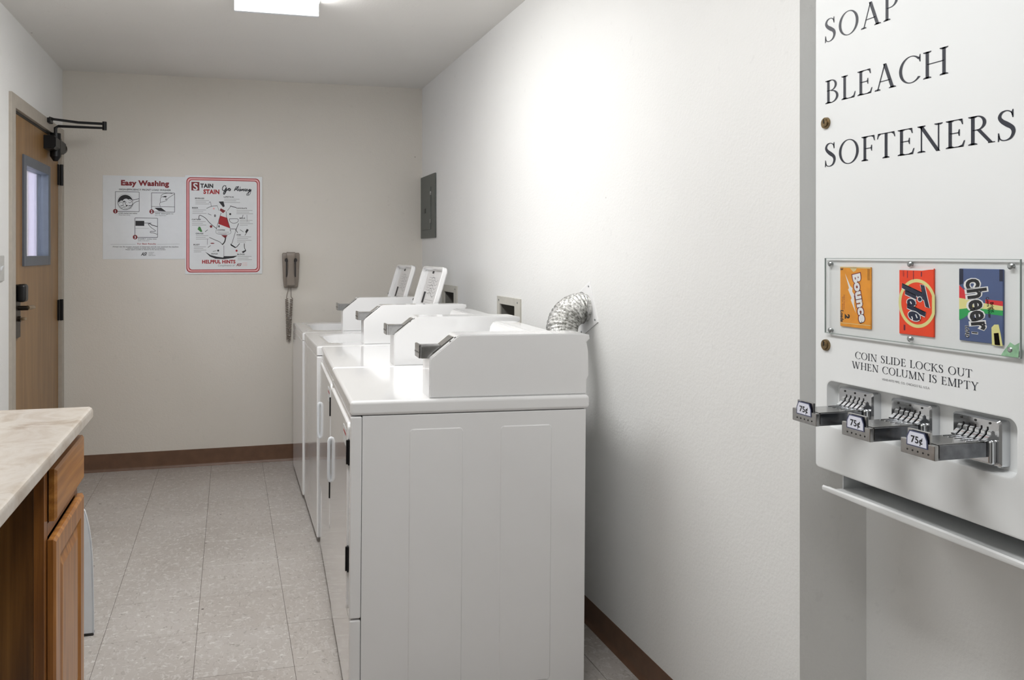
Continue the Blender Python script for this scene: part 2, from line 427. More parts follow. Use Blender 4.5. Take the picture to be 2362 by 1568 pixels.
GLY = {
 'I': (0.30, lambda: stem(0.15)),
 'L': (0.62, lambda: stem(0.16) + bar(0.1, 0.55, 0.017) + [q4((0.42, 0.0), (0.57, 0.0), (0.62, 0.24), (0.585, 0.24), (0.53, 0.09), (0.42, 0.034))]),
 'E': (0.64, lambda: stem(0.16) + bar(0.1, 0.55, 0.017) + bar(0.1, 0.53, 0.983) + bar(0.16, 0.44, 0.52) + [q4((0.42, 0.0), (0.57, 0.0), (0.62, 0.22), (0.585, 0.22), (0.53, 0.08), (0.42, 0.034)), q4((0.42, 1.0), (0.54, 1.0), (0.56, 0.80), (0.53, 0.80), (0.49, 0.92), (0.42, 0.966)), q4((0.43, 0.40), (0.46, 0.40), (0.46, 0.64), (0.43, 0.64), (0.40, 0.52))]),
 'F': (0.58, lambda: stem(0.16) + bar(0.1, 0.53, 0.983) + bar(0.16, 0.43, 0.50) + [q4((0.42, 1.0), (0.54, 1.0), (0.56, 0.78), (0.53, 0.78), (0.49, 0.92), (0.42, 0.966)), q4((0.42, 0.38), (0.45, 0.38), (0.45, 0.62), (0.42, 0.62), (0.39, 0.50))]),
 'H': (0.86, lambda: stem(0.16) + stem(0.70) + bar(0.16, 0.70, 0.52)),
 'T': (0.72, lambda: stem(0.36, s1=False) + bar(0.05, 0.67, 0.983) + [q4((0.05, 1.0), (0.16, 1.0), (0.16, 0.966), (0.08, 0.90), (0.045, 0.79), (0.015, 0.79)), q4((0.67, 1.0), (0.56, 1.0), (0.56, 0.966), (0.64, 0.90), (0.675, 0.79), (0.705, 0.79))]),
 'O': (0.92, lambda: eribbon(0.46, 0.5, 0.42, 0.52, 0.105, 0.032, 0, 360, 48)),
 'C': (0.80, lambda: eribbon(0.46, 0.5, 0.42, 0.52, 0.105, 0.032, 42, 320, 36) + [q4((0.755, 0.72), (0.785, 0.72), (0.785, 1.0), (0.76, 1.0), (0.72, 0.84)), ]),
 'D': (0.88, lambda: stem(0.16) + eribbon(0.30, 0.5, 0.52, 0.5, 0.105, 0.034, -90, 90) + bar(0.1, 0.31, 0.983) + bar(0.1, 0.31, 0.017)),
 'P': (0.62, lambda: stem(0.16) + eribbon(0.28, 0.735, 0.29, 0.265, 0.10, 0.034, -90, 90) + bar(0.1, 0.29, 0.983) + bar(0.16, 0.29, 0.487)),
 'B': (0.66, lambda: stem(0.16) + eribbon(0.28, 0.765, 0.25, 0.235, 0.09, 0.034, -90, 90) + eribbon(0.28, 0.27, 0.32, 0.27, 0.10, 0.034, -90, 90) + bar(0.1, 0.29, 0.983) + bar(0.1, 0.29, 0.547, 0.03) + bar(0.1, 0.29, 0.017)),
 'R': (0.76, lambda: stem(0.16) + eribbon(0.28, 0.745, 0.27, 0.255, 0.10, 0.034, -90, 90) + bar(0.1, 0.29, 0.983) + bar(0.16, 0.32, 0.507) + diag(0.69, 0.0, 0.33, 0.51, 0.12) + bar(0.60, 0.80, 0.014, 0.028)),
 'N': (0.90, lambda: stem(0.17, 0.045) + stem(0.74, 0.045, s0=False) + diag(0.73, -0.02, 0.15, 1.0, 0.13)),
 'M': (1.02, lambda: stem(0.16, 0.045) + stem(0.87, 0.105) + diag(0.51, 0.0, 0.18, 1.0, 0.12) + diag(0.51, 0.0, 0.86, 1.0, 0.04)),
 'K': (0.78, lambda: stem(0.16) + diag(0.22, 0.46, 0.60, 1.0, 0.045) + diag(0.68, 0.0, 0.33, 0.58, 0.12) + [serif(0.62, 1.0, 0.24, -1), serif(0.68, 0.0, 0.24, 1)]),
 'A': (0.84, lambda: diag(0.13, 0.0, 0.40, 1.0, 0.042) + diag(0.69, 0.0, 0.40, 1.02, 0.12) + bar(0.20, 0.60, 0.34) + [serif(0.13, 0.0, 0.22, 1), serif(0.69, 0.0, 0.26, 1)]),
 'V': (0.82, lambda: diag(0.40, 0.0, 0.13, 1.0, 0.12) + diag(0.42, 0.0, 0.68, 1.0, 0.042) + [serif(0.13, 1.0, 0.25, -1), serif(0.68, 1.0, 0.22, -1)]),
 'W': (1.20, lambda: diag(0.36, 0.0, 0.12, 1.0, 0.12) + diag(0.38, 0.0, 0.60, 1.0, 0.042) + diag(0.82, 0.0, 0.58, 1.0, 0.12) + diag(0.84, 0.0, 1.06, 1.0, 0.042) + [serif(0.12, 1.0, 0.25, -1), serif(0.59, 1.0, 0.24, -1), serif(1.06, 1.0, 0.22, -1)]),
 'U': (0.84, lambda: stem(0.16, a=0.33, s0=False) + stem(0.70, 0.045, a=0.33, s0=False) + eribbon(0.415, 0.34, 0.307, 0.36, 0.09, 0.036, 180, 360)),
 'Y': (0.80, lambda: stem(0.40, b=0.48, s1=False) + diag(0.39, 0.46, 0.13, 1.0, 0.12) + diag(0.42, 0.46, 0.67, 1.0, 0.045) + [serif(0.13, 1.0, 0.25, -1), serif(0.67, 1.0, 0.22, -1)]),
 'S': (0.60, lambda: [g_line([(0.475, 0.80, 0.02), (0.42, 0.93, 0.036), (0.30, 0.99, 0.034), (0.17, 0.94, 0.07), (0.115, 0.80, 0.095), (0.18, 0.66, 0.125), (0.32, 0.53, 0.15), (0.455, 0.40, 0.125), (0.49, 0.24, 0.10), (0.42, 0.07, 0.07), (0.28, 0.0, 0.034), (0.15, 0.04, 0.036), (0.085, 0.19, 0.02)]), q4((0.46, 0.74), (0.49, 0.74), (0.49, 1.01), (0.465, 1.01), (0.43, 0.90)), q4((0.07, 0.27), (0.10, 0.27), (0.13, 0.10), (0.09, -0.02), (0.065, -0.02))]),
}
_sc = {}
def serif_text(body):
    if body in _sc: return _sc[body]
    x = 0.0; vs, fs = [], []
    for ch in body:
        if ch == ' ': x += 0.42; continue
        wd, fn = GLY[ch]
        for gv, gf in fn():
            b = len(vs); vs += [(x + p[0], p[1]) for p in gv]; fs += [[b + i for i in f] for f in gf]
        x += wd + 0.05
    _sc[body] = (vs, fs); return _sc[body]

# ------------------------------------------------------------------ the room
def grid_wall(name, axis, t0, t1, u0, u1, z0, z1, holes, mat):
    """wall block normal to axis ('X' or 'Y'), thickness t0..t1, holes = (ua, ub, za, zb)"""
    us = sorted({u0, u1} | {h[0] for h in holes} | {h[1] for h in holes})
    zs = sorted({z0, z1} | {h[2] for h in holes} | {h[3] for h in holes})
    solid = lambda i, j: 0 <= i < len(us) - 1 and 0 <= j < len(zs) - 1 and not any(h[0] <= us[i] < h[1] and h[2] <= zs[j] < h[3] for h in holes)
    P = (lambda t, u, z: (t, u, z)) if axis == 'X' else (lambda t, u, z: (u, t, z))
    mb = MB()
    for i in range(len(us) - 1):
        for j in range(len(zs) - 1):
            if not solid(i, j): continue
            a, b, c, d = us[i], us[i + 1], zs[j], zs[j + 1]
            for t in (t0, t1): mb.raw([P(t, a, c), P(t, b, c), P(t, b, d), P(t, a, d)], [[0, 1, 2, 3]], mat)
            if not solid(i - 1, j): mb.raw([P(t0, a, c), P(t1, a, c), P(t1, a, d), P(t0, a, d)], [[0, 1, 2, 3]], mat)
            if not solid(i + 1, j): mb.raw([P(t0, b, c), P(t1, b, c), P(t1, b, d), P(t0, b, d)], [[0, 1, 2, 3]], mat)
            if not solid(i, j - 1): mb.raw([P(t0, a, c), P(t1, a, c), P(t1, b, c), P(t0, b, c)], [[0, 1, 2, 3]], mat)
            if not solid(i, j + 1): mb.raw([P(t0, a, d), P(t1, a, d), P(t1, b, d), P(t0, b, d)], [[0, 1, 2, 3]], mat)
    return struct(mb.build(name, smooth=False))
setoff((0, 0, 0))
HB = ((3.455, 3.66, 0.90, 1.087), (4.479, 4.69, 0.90, 1.10))
grid_wall('wall_right', 'X', XR, XR + 0.36, YP, YB + 0.15, 0, ZC, HB, M['wall'])
grid_wall('wall_recess', 'X', XV, XV + 0.18, YF, YP, 0, ZC, (), M['wall'])
grid_wall('wall_back', 'Y', YB, YB + 0.15, XL - 0.112, XR, 0, ZC, (), M['wall_shade_tint'])
DY0, DY1, DZ = 4.105, 5.215, 2.02
grid_wall('wall_left', 'X', XL - 0.112, XL, YF, YB, 0, ZC, ((DY0, DY1, 0, DZ),), M['wall'])
grid_wall('wall_front', 'Y', YF - 0.15, YF, XL - 0.112, XV + 0.18, 0, ZC, ((-0.35, 0.95, 0, 2.05),), M['wall'])
dk = MB(); dk.box((-0.45, YF - 1.6, -0.12), (1.05, YF - 1.5, 2.3), M['dark_gap']); dk.box((-0.45, YF - 1.5, -0.12), (-0.37, YF - 0.15, 2.3), M['dark_gap']); dk.box((0.97, YF - 1.5, -0.12), (1.05, YF - 0.15, 2.3), M['dark_gap'])  # unseen dark box added behind the opening, for the chrome to reflect
dk.box((-0.45, YF - 1.6, 2.2), (1.05, YF - 0.15, 2.3), M['dark_gap']); dk.box((-0.45, YF - 1.6, -0.2), (1.05, YF - 0.15, -0.12), M['dark_gap']); struct(dk.build('wall_unseen_backdrop', smooth=False))
cb = MB(); cb.box((XL - 0.3, YF - 0.3, ZC), (XR + 0.5, YB + 0.3, ZC + 0.12), M['ceiling']); struct(cb.build('ceiling', smooth=False))
# floor: joint bed with single vinyl tiles
fl = MB(); fl.box((XL - 0.112, YF - 0.15, -0.12), (XV + 0.18, YB + 0.15, -0.0012), M['subfloor'])
floor = struct(fl.build('floor', smooth=False))
T = 0.3115
tile_me = {}
xs = [-0.111 + T * k for k in range(-3, 6)]; ys = [2.642 + T * k for k in range(-14, 10)]
for xa in xs:
    for ya in ys:
        x0, x1 = max(xa, XL), min(xa + T, XV); y0, y1 = max(ya, YF), min(ya + T, YB)
        if x1 - x0 < 0.01 or y1 - y0 < 0.01: continue
        key = (round(x1 - x0, 4), round(y1 - y0, 4))
        if key not in tile_me:
            g = 0.0007; b = MB(); b.box((g, g, -0.003), (key[0] - g, key[1] - g, 0.0), M['vct'], 0.0006, 1)
            o = b.build('tile', floor, smooth=False); tile_me[key] = o.data
        else:
            o = bpy.data.objects.new('tile', tile_me[key]); COL.objects.link(o); o.parent = floor
        o.location = (x0, y0, random.uniform(-0.0002, 0.0002))
# baseboards (brown rubber cove)
def cove(name, a, b, nrm, h=0.106):
    a = Vector(a); b = Vector(b); n = Vector(nrm)
    prof = [(0.0, 0.0), (0.014, 0.0), (0.013, 0.003), (0.007, 0.010), (0.004, 0.02), (0.003, h - 0.006), (0.0015, h), (0, h)]
    mb = MB(); L = [[p + n * q + Vector((0, 0, z)) for q, z in prof] for p in (a, b)]
    mb.loft(L, M['base']); return struct(mb.build(name, ang=50))
cove('baseboard_back', (XL, YB, 0), (XR, YB, 0), (0, -1, 0))
cove('baseboard_right', (XR, YB, 0), (XR, YP, 0), (-1, 0, 0), 0.088)
cove('baseboard_return', (XR, YP, 0), (XV, YP, 0), (0, -1, 0))
cove('baseboard_recess', (XV, YP, 0), (XV, YF, 0), (-1, 0, 0))
cove('baseboard_left', (XL, YF, 0), (XL, 4.05, 0), (1, 0, 0))
# hallway seen through the door window
hb = MB(); hb.box((-3.6, -1.8, -0.12), (XL - 0.112, 7.3, -0.001), M['vct']); struct(hb.build('floor_hall', smooth=False))
hw = MB(); hw.box((-3.6, 7.0, 0), (XL - 0.112, 7.15, 2.6), M['hall']); struct(hw.build('wall_hall', smooth=False))
for i, (a, b, m, d) in enumerate(((-1.62, -1.535, 'frame_paint', 0.03),)):
    t_ = MB(); t_.box((a, 7.0 - d, 0), (b, 7.0, 2.3), M[m], 0.003); struct(t_.build('trim_%d' % (i + 3), smooth=False))

# ------------------------------------------------------------------ door in the left wall
fr = MB()
fo0, fo1, ft = 4.061, 5.262, 2.062
for (a, b, z0, z1) in ((fo0, 4.132, 0, ft), (5.197, fo1, 0, ft), (4.132, 5.197, 1.998, ft)):
    fr.box((XL - 0.117, a, z0), (XL + 0.014, b, z1), M['frame_paint'], 0.003)
for (a, b, z0, z1) in ((4.128, 4.146, 0, 2.0), (5.185, 5.2, 0, 2.0), (4.14, 5.19, 1.985, 2.0)):
    fr.box((XL - 0.10, a, z0), (XL - 0.052, b, z1), M['frame_paint'])
struct(fr.build('trim_1'))
dxa, dxb = XL - 0.05, XL - 0.006
Y0, Y1 = 4.136, 5.192
WY0, WY1, WZ0, WZ1 = 4.355, 4.915, 1.285, 1.785
setoff((0, 0, 0))
def slab_hole(mb, x0, x1, y0, y1, z0, z1, h, m):
    for xx in (x0, x1):
        for (a, b, c, d) in ((y0, h[0], z0, z1), (h[1], y1, z0, z1), (h[0], h[1], z0, h[2]), (h[0], h[1], h[3], z1)):
            mb.raw([(xx, a, c), (xx, b, c), (xx, b, d), (xx, a, d)], [[0, 1, 2, 3]], m)
    for (a, b, c, d) in ((y0, y1, z0, z1), h):
        for q in ([(x0, a, c), (x1, a, c), (x1, a, d), (x0, a, d)], [(x0, b, c), (x1, b, c), (x1, b, d), (x0, b, d)], [(x0, a, c), (x1, a, c), (x1, b, c), (x0, b, c)], [(x0, a, d), (x1, a, d), (x1, b, d), (x0, b, d)]):
            mb.raw(q, [[0, 1, 2, 3]], m)
lf = MB(); slab_hole(lf, dxa, dxb, Y0, Y1, 0.012, 1.984, (WY0, WY1, WZ0, WZ1), M['maple'])
door = struct(lf.build('door_1', smooth=False))
se = MB(); se.box((dxa, Y0, 1.985), (XL - 0.003, Y1, 1.997), M['black_plastic']); se.build('shadow_gap_strip', door)  # black strip standing in for the shadow between leaf and frame head
wf = MB()
for (a, b, c, d) in ((4.334, 4.385, 1.262, 1.808), (4.885, 4.936, 1.262, 1.808), (4.385, 4.885, 1.262, 1.312), (4.385, 4.885, 1.758, 1.808)):
    wf.box((dxa - 0.008, a, c), (dxb + 0.010, b, d), M['window_steel'], 0.002)
wfo = wf.build('window_frame', door)
gb = MB(); gb.box((-1.003, 4.38, 1.305), (-0.997, 4.89, 1.765), M['glass']); gb.build('glass_pane', wfo, smooth=False)
for zz in (1.787, 0.993, 0.25):
    h = MB(); h.cyl((XL + 0.012, 5.20, zz - 0.062), (XL + 0.012, 5.20, zz + 0.062), 0.0095, M['black'])
    h.box((XL - 0.008, 5.165, zz - 0.06), (XL + 0.002, 5.235, zz + 0.06), M['black'], 0.001)
    h.build('hinge', door)
lk = MB(); lk.box((dxb, 4.165, 0.925), (dxb + 0.012, 4.255, 1.178), M['bronze'], 0.004); lko = lk.build('lock_plate', door)
lb = MB(); lb.box((dxb + 0.008, 4.178, 1.095), (dxb + 0.05, 4.245, 1.18), M['black_plastic'], 0.014, 3); lb.build('card_reader', lko)
lv = MB(); lv.cyl((dxb + 0.01, 4.212, 1.066), (dxb + 0.055, 4.212, 1.066), 0.011, M['bronze'])
lv.tube([(dxb + 0.052, 4.205, 1.068), (dxb + 0.060, 4.24, 1.068), (dxb + 0.058, 4.29, 1.066), (dxb + 0.052, 4.345, 1.06)], [0.011, 0.0105, 0.009, 0.006], M['lever'], 12); lv.build('lever', lko)
tt = MB(); tt.cyl((dxb + 0.01, 4.212, 1.015), (dxb + 0.022, 4.212, 1.015), 0.013, M['bronze']); tt.box((dxb + 0.02, 4.205, 1.008), (dxb + 0.042, 4.236, 1.021), M['lever'], 0.003); tt.build('thumb_turn', lko)
# door closer: body on the leaf, two arms out into the room, shoe on the frame head
cl = MB()
cl.prism([(dxb, 1.895), (dxb + 0.05, 1.895), (dxb + 0.062, 1.91), (dxb + 0.062, 1.955), (dxb + 0.05, 1.968), (dxb, 1.968)], 4.80, 5.09, M['black'], 0.004)
cl.cyl((dxb + 0.036, 4.93, 1.865), (dxb + 0.036, 4.93, 1.995), 0.028, M['black'])
cl.cyl((dxb + 0.036, 4.93, 1.84), (dxb + 0.036, 4.93, 1.866), 0.012, M['black'], 0.028)
clo = cl.build('closer_body', door)
ce = MB(); ce.cyl((dxb + 0.032, 5.09, 1.932), (dxb + 0.032, 5.135, 1.932), 0.034, M['bronze'], 0.03); ce.build('closer_cap', clo)
ca = MB()
elb = Vector((-0.690, 4.95, 2.053))
ca.tube([(dxb + 0.036, 4.93, 1.99), (dxb + 0.036, 4.93, 2.025), (dxb + 0.05, 4.932, 2.036), (elb.x, elb.y, elb.z - 0.016)], [0.009, 0.010, 0.008, 0.0065], M['black'], 8)
ca.tube([(elb.x, elb.y, elb.z + 0.008), (-0.82, 4.90, 2.056), (-0.935, 4.84, 2.06), (XL + 0.02, 4.825, 2.06)], [0.0075, 0.0075, 0.007, 0.012], M['black'], 8)
ca.cyl((elb.x, elb.y, elb.z - 0.028), (elb.x, elb.y, elb.z + 0.02), 0.012, M['black'])
ca.box((XL + 0.012, 4.79, 2.035), (XL + 0.032, 4.86, 2.062), M['black'], 0.004)
ca.build('closer_arm', clo)

# light switch
sw = MB(); sw.box((XL, 3.862, 1.204), (XL + 0.007, 3.955, 1.313), M['switch'], 0.003)
setoff((0, 0, 0)); swo = thing('light_switch', 'grey light switch plate on the left wall before the wooden door', 'switch', (XL, 3.91, 1.26))
sw = MB(); sw.box((XL, 3.855, 1.202), (XL + 0.007, 3.962, 1.315), M['switch'], 0.003); sw.build('wall_plate', swo)
sw = MB(); sw.prism([(XL + 0.006, 1.248), (XL + 0.009, 1.250), (XL + 0.018, 1.272), (XL + 0.006, 1.266)], 3.902, 3.914, M['plastic'], 0.001); sw.build('toggle', swo)

# ------------------------------------------------------------------ ceiling light fixtures
def fixture(name, label, y0, y1, mat):
    t = thing(name, label, 'ceiling light', (0.2, (y0 + y1) / 2, ZC))
    f = MB(); x0, x1 = 0.018, 0.378; zb = 2.362
    f.box((x0, y0 + 0.003, ZC - 0.014), (x1, y1 - 0.003, ZC), M['plastic'], 0.002)
    f.build('housing', t)
    d = MB()
    dx0, dx1, dy0, dy1 = x0 + 0.016, x1 - 0.016, y0 + 0.022, y1 - 0.022
    prof = [(dx0, ZC - 0.014), (dx0, zb + 0.012), (dx0 + 0.012, zb + 0.001), (dx1 - 0.012, zb + 0.001), (dx1, zb + 0.012), (dx1, ZC - 0.014)]
    d.loft([[(x, y, z_) for x, z_ in prof] for y in (dy0, dy1)], mat, (False, False)); d.build('diffuser', t)
    for ya, yb_ in ((y0, y0 + 0.022), (y1 - 0.022, y1)):
        e = MB(); e.box((x0, ya, zb - 0.002), (x1, yb_, ZC), M['plastic'], 0.004); e.build('end_cap', t)
    return t
fixture('ceiling_light', 'white wraparound fluorescent ceiling light glowing above the machines', 2.37, 3.60, M['lamp_main'])
fixture('ceiling_light', 'second fluorescent ceiling light behind the camera', 0.36, 1.58, M['lamp_rear'])

# ------------------------------------------------------------------ washers and dryers
EN = M['enamel']
def meter_case(parent, z, y0=0.012, y1=0.118, x0=0.228, x1=0.716):
    b = MB()
    prof = [(x0, z), (x0, z + 0.108), (x0 + 0.006, z + 0.118), (x0 + 0.082, z + 0.178), (x0 + 0.092, z + 0.182), (x1 - 0.02, z + 0.182), (x1 + 0.001, z + 0.178), (x1 + 0.003, z + 0.166), (x1 - 0.007, z + 0.156), (x1 - 0.002, z + 0.128), (x1, z + 0.056), (x1 - 0.006, z + 0.043), (x1 - 0.007, z)]
    b.prism(prof, y0, y1, EN, 0.003)
    c = b.build('meter_case', parent)
    # coin slide on the chamfer
    a = math.atan2(0.060, 0.076); ym = (y0 + y1) / 2
    Tm = Matrix.Translation((x0 + 0.006, ym, z + 0.118)) @ Matrix.Rotation(-a, 4, 'Y')
    p = MB(); p.box((0.004, -0.034, -0.002), (0.090, 0.034, 0.0015), M['box_in'], 0.0008, 2, Tm)
    p.box((0.006, -0.026, 0.001), (0.086, 0.030, 0.0028), M['chrome'], 0.0008, 2, Tm)
    p.box((0.012, -0.0335, 0.0012), (0.089, -0.0295, 0.0024), M['dark_gap'], 0, 1, Tm)
    p.build('coin_chute_plate', c)
    s = MB(); s.box((x0 - 0.020, ym - 0.030, z + 0.112), (x0 + 0.050, ym + 0.030, z + 0.147), M['chrome_dull'], 0.0015)
    s.box((x0 - 0.016, ym - 0.026, z + 0.1465), (x0 + 0.045, ym + 0.026, z + 0.149), M['chrome'], 0.0008)
    s.box((x0 - 0.028, ym - 0.034, z + 0.113), (x0 - 0.020, ym + 0.034, z + 0.153), M['chrome_dull'], 0.002)
    for k in range(4): s.cyl((x0 - 0.0295, ym - 0.026 + k * 0.017, z + 0.130), (x0 - 0.0288, ym - 0.026 + k * 0.017, z + 0.130), 0.0022, M['black'], n=8)
    s.build('coin_slide', c)
    for (t_, yy) in ((0.090, y0 + 0.006), (0.072, y0 + 0.006)):
        q = MB(); q0 = Tm @ Vector((t_, yy - ym, -0.001)); q1 = Tm @ Vector((t_, yy - ym, 0.0015)); q.cyl(q0, q1, 0.0028, M['dark_gap'], n=10); q.build('screw', c)
    return c
def backguard(parent, z, W, xa, xb, front=0.03):
    b = MB(); prof = [(xa - front, z), (xa, z + 0.152), (xa + 0.010, z + 0.166), (xa + 0.028, z + 0.171), (xb - 0.02, z + 0.170), (xb, z + 0.162), (xb + 0.003, z + 0.145), (xb, z)]
    b.prism(prof, 0.121, W - 0.055, EN, 0.006)
    g = b.build('backguard', parent)
    k = MB(); n = Vector((-1, 0, 0.18)).normalized(); c0 = Vector((xa - front * 0.35, 0.24, z + 0.11))
    k.cyl(c0 - n * 0.004, c0 + n * 0.022, 0.024, M['chrome_dull'], 0.020); k.build('knob', g)
    k = MB(); c0 = Vector((xa - front * 0.35, W - 0.20, z + 0.11)); k.cyl(c0 - n * 0.004, c0 + n * 0.022, 0.024, M['chrome_dull'], 0.020); k.build('knob', g)
    return g
def cabinet_body(root, D, W, H):
    b = MB(); b.box((0.034, 0.002, 0.022), (D - 0.010, W - 0.002, H - 0.001), EN, 0.003)
    for (xa, xb) in ((0.169, 0.327), (0.439, 0.597)):           # pressed panels of the side wall
        for (yo, sg) in ((0.002, -1), (W - 0.002, 1)):
            lo = [(x, yo, z_) for x, z_ in rr((xa + xb) / 2, (0.815 + 0.06) / 2, xb - xa, 0.815 - 0.06, 0.012, 4)]
            li = [(x, yo + sg * 0.0022, z_) for x, z_ in rr((xa + xb) / 2, (0.815 + 0.06) / 2, xb - xa - 0.006, 0.815 - 0.06 - 0.006, 0.010, 4)]
            b.loft([lo, li], EN, (False, True))
    for (yo, sg) in ((0.0022, -1), (W - 0.0022, 1)):               # round knock-out near the bottom
        pts = [Vector((0.515 + 0.047 * math.cos(2 * PI * i / 40), yo + sg * 0.0014, 0.077 + 0.047 * math.sin(2 * PI * i / 40))) for i in range(41)]
        b.tube(pts, 0.0009, EN, 6)
    b.build('cabinet', root)
    for x in (0.06, D - 0.07):
        for y in (0.05, W - 0.05):
            l = MB(); l.cyl((x, y, 0.0), (x, y, 0.026), 0.018, M['dark_gap'], 0.012, 14); l.build('leg', root)
    k = MB(); k.box((0.045, 0.012, 0.004), (0.05, W - 0.012, 0.03), M['dark_gap']); k.build('toe_shield', root)
def make_dryer():
    D, W, H = 0.7145, 0.690, 0.857
    root = thing('clothes_dryer', '', 'dryer', (0, 0, 0), 'white coin dryers against the right wall')
    cabinet_body(root, D, W, H)
    f = MB(); f.box((0.0, 0.0, 0.285), (0.0335, W, H - 0.002), EN, 0.005, 3); f.build('front_panel', root)
    f = MB(); f.box((0.001, 0.0, 0.02), (0.0335, W, 0.2805), EN, 0.006, 3); f.build('kick_panel', root)
    t = MB(); t.box((-0.001, -0.002, H), (D, W - 0.001, H + 0.042), EN, 0.011, 4); t.build('top_panel', root)
    d = MB()
    lo = lambda s, x: [(x, y, z_) for y, z_ in rr(W / 2, 0.566, W - 0.05 - 2 * s, 0.534 - 2 * s, 0.02, 5)]
    d.loft([lo(0, 0.001), lo(0, -0.004), lo(0.003, -0.0065)], EN, (False, True))
    do = d.build('door', root)
    h = MB(); yh = W - 0.05
    h.tube([(-0.005, yh, 0.502), (-0.010, yh, 0.504), (-0.013, yh, 0.512), (-0.014, yh, 0.53), (-0.014, yh, 0.628), (-0.013, yh, 0.644), (-0.010, yh, 0.652), (-0.005, yh, 0.654)], [0.007, 0.007, 0.007, 0.0062, 0.0062, 0.007, 0.007, 0.007], M['plastic'], 10)
    h.build('handle', do)
    for z_ in (0.752, 0.450):
        g = MB(); g.box((-0.005, 0.010, z_ - 0.036), (-0.0005, 0.024, z_ + 0.036), M['black'], 0.001); g.cyl((-0.006, 0.019, z_ - 0.034), (-0.006, 0.019, z_ + 0.034), 0.004, M['black'], n=10); g.build('hinge', do)
    s = MB(); s.box((-0.0070, 0.05, 0.76), (-0.0064, 0.14, 0.81), M['paper']); s.box((-0.0073, 0.055, 0.79), (-0.0069, 0.13, 0.797), M['ink_red']); s.build('instruction_label', do)
    meter_case(root, H + 0.042)
    backguard(root, H + 0.042, W, 0.578, 0.690)
    return root
PSI, TAU = 0.0484, 0.0078
dr = make_dryer()
p0 = Vector((0.3224, 2.2817, 0.0075)); row = Vector((math.sin(PSI), math.cos(PSI), 0))
dr['label'] = 'nearest white coin dryer, bare side panel facing the camera'
dr.location = p0; dr.rotation_euler = (0, TAU, -PSI)
copy_tree(dr, p0 + row * 0.702 + Vector((0.002, 0, 0)), 'second white coin dryer, between the nearest dryer and the washers')
def make_washer():
    D, W, H = 0.722, 0.668, 0.857
    root = thing('washing_machine', '', 'washing machine', (0, 0, 0), 'white top loading coin washers at the far end of the row')
    cabinet_body(root, D, W, H)
    f = MB(); f.box((0.0, 0.0, 0.022), (0.0335, W, H - 0.003), EN, 0.007, 3)
    f.build('front_panel', root)
    # top with a rounded loading opening
    z0, z1 = H, H + 0.042
    n = 6
    out = lambda s, z_: [(x, y, z_) for x, y in rr(D / 2, W / 2, D - 2 * s, W - 2 * s, 0.012, n)]
    hc = (0.295, 0.345)
    hol = lambda s, z_: [(x, y, z_) for x, y in rr(hc[0], hc[1], 0.43 - 2 * s, 0.43 - 2 * s, 0.09, n)]
    t = MB(); t.loft([out(0, z0), out(0, z1 - 0.010), out(0.003, z1 - 0.003), out(0.010, z1), hol(-0.022, z1), hol(-0.014, z1 - 0.004), hol(-0.002, z1 - 0.006), hol(0, z1 - 0.012), hol(0.02, z1 - 0.15)], EN, (True, False))
    t.build('top_panel', root)
    tb = MB(); tb.loft([hol(0.02, z1 - 0.15), hol(0.05, z1 - 0.45)], M['plastic'], (False, True))
    tb.cyl((hc[0], hc[1], z1 - 0.45), (hc[0], hc[1], z1 - 0.17), 0.05, M['plastic'], 0.035); tb.build('tub', root)
    # open lid leaning back
    L, wl = 0.365, 0.445; hx, hz = 0.548, z1 + 0.004
    ang = math.atan2(0.105, 0.345)                               # lean from the vertical
    up = Vector((math.sin(ang), 0, math.cos(ang))); nr = Vector((-math.cos(ang), 0, math.sin(ang)))
    def lp(s, y, d): return Vector((hx, 0, hz)) + up * s + Vector((0, y, 0)) + nr * d
    yc = 0.345
    lid = lambda ins, d: [lp(b_, a_, d) for a_, b_ in rr(yc, L / 2, wl - 2 * ins, L - 2 * ins, 0.035 - min(ins, 0.02), n)]
    l = MB(); l.loft([lid(0.006, -0.006), lid(0.0, 0.0), lid(0.0, 0.018), lid(0.003, 0.021), lid(0.011, 0.021), lid(0.014, 0.018), lid(0.018, 0.003)], EN, (True, True))
    lo = l.build('lid', root)
    A = Art(Matrix.Identity(4)); A.P = lambda p: lp(p[1] + 0.115, p[0], 0.0036)
    yy = lambda u: yc + wl / 2 - u * wl        # u from the far side (left in view)
    for i in range(7): A.line([(yy(0.33), 0.11 + i * 0.014), (yy(0.62), 0.11 + i * 0.014)], 0.0010, M['ink_grey'])
    for i in range(5): A.line([(yy(0.45) - 0.02 * j, 0.105 + i * 0.02 + 0.012 * math.sin(j * 0.9)) for j in range(8)], 0.0013, M['ink'])
    for i in range(4): A.line([(yy(0.40), 0.03 + i * 0.015), (yy(0.80), 0.03 + i * 0.015)], 0.0009, M['ink_grey'])
    A.rect(yy(0.27), 0.055, yy(0.36), 0.115, M['ink']); A.rect(yy(0.86), 0.15, yy(0.91), 0.185, M['ink']); A.rect(yy(0.40), 0.215, yy(0.48), 0.228, M['ink'])
    A.build('instruction_label', lo)
    bmp = MB(); bmp.cyl(lp(0.175, yc + wl / 2, 0.012), lp(0.175, yc + wl / 2 + 0.014, 0.012), 0.010, M['black_plastic'], n=12); bmp.build('bumper', lo)
    meter_case(root, z1, 0.030, 0.112, 0.222, 0.720)
    backguard(root, z1, W, 0.630, 0.700, 0.012)
    return root
wa = make_washer()
wa['label'] = 'near washing machine beside the second dryer, tall open lid standing up'
wa.location = (0.386, 3.745, 0)
wa.children
copy_tree(wa, (0.379, 4.424, 0), 'farthest white washing machine, next to the back wall by the telephone, lid open')

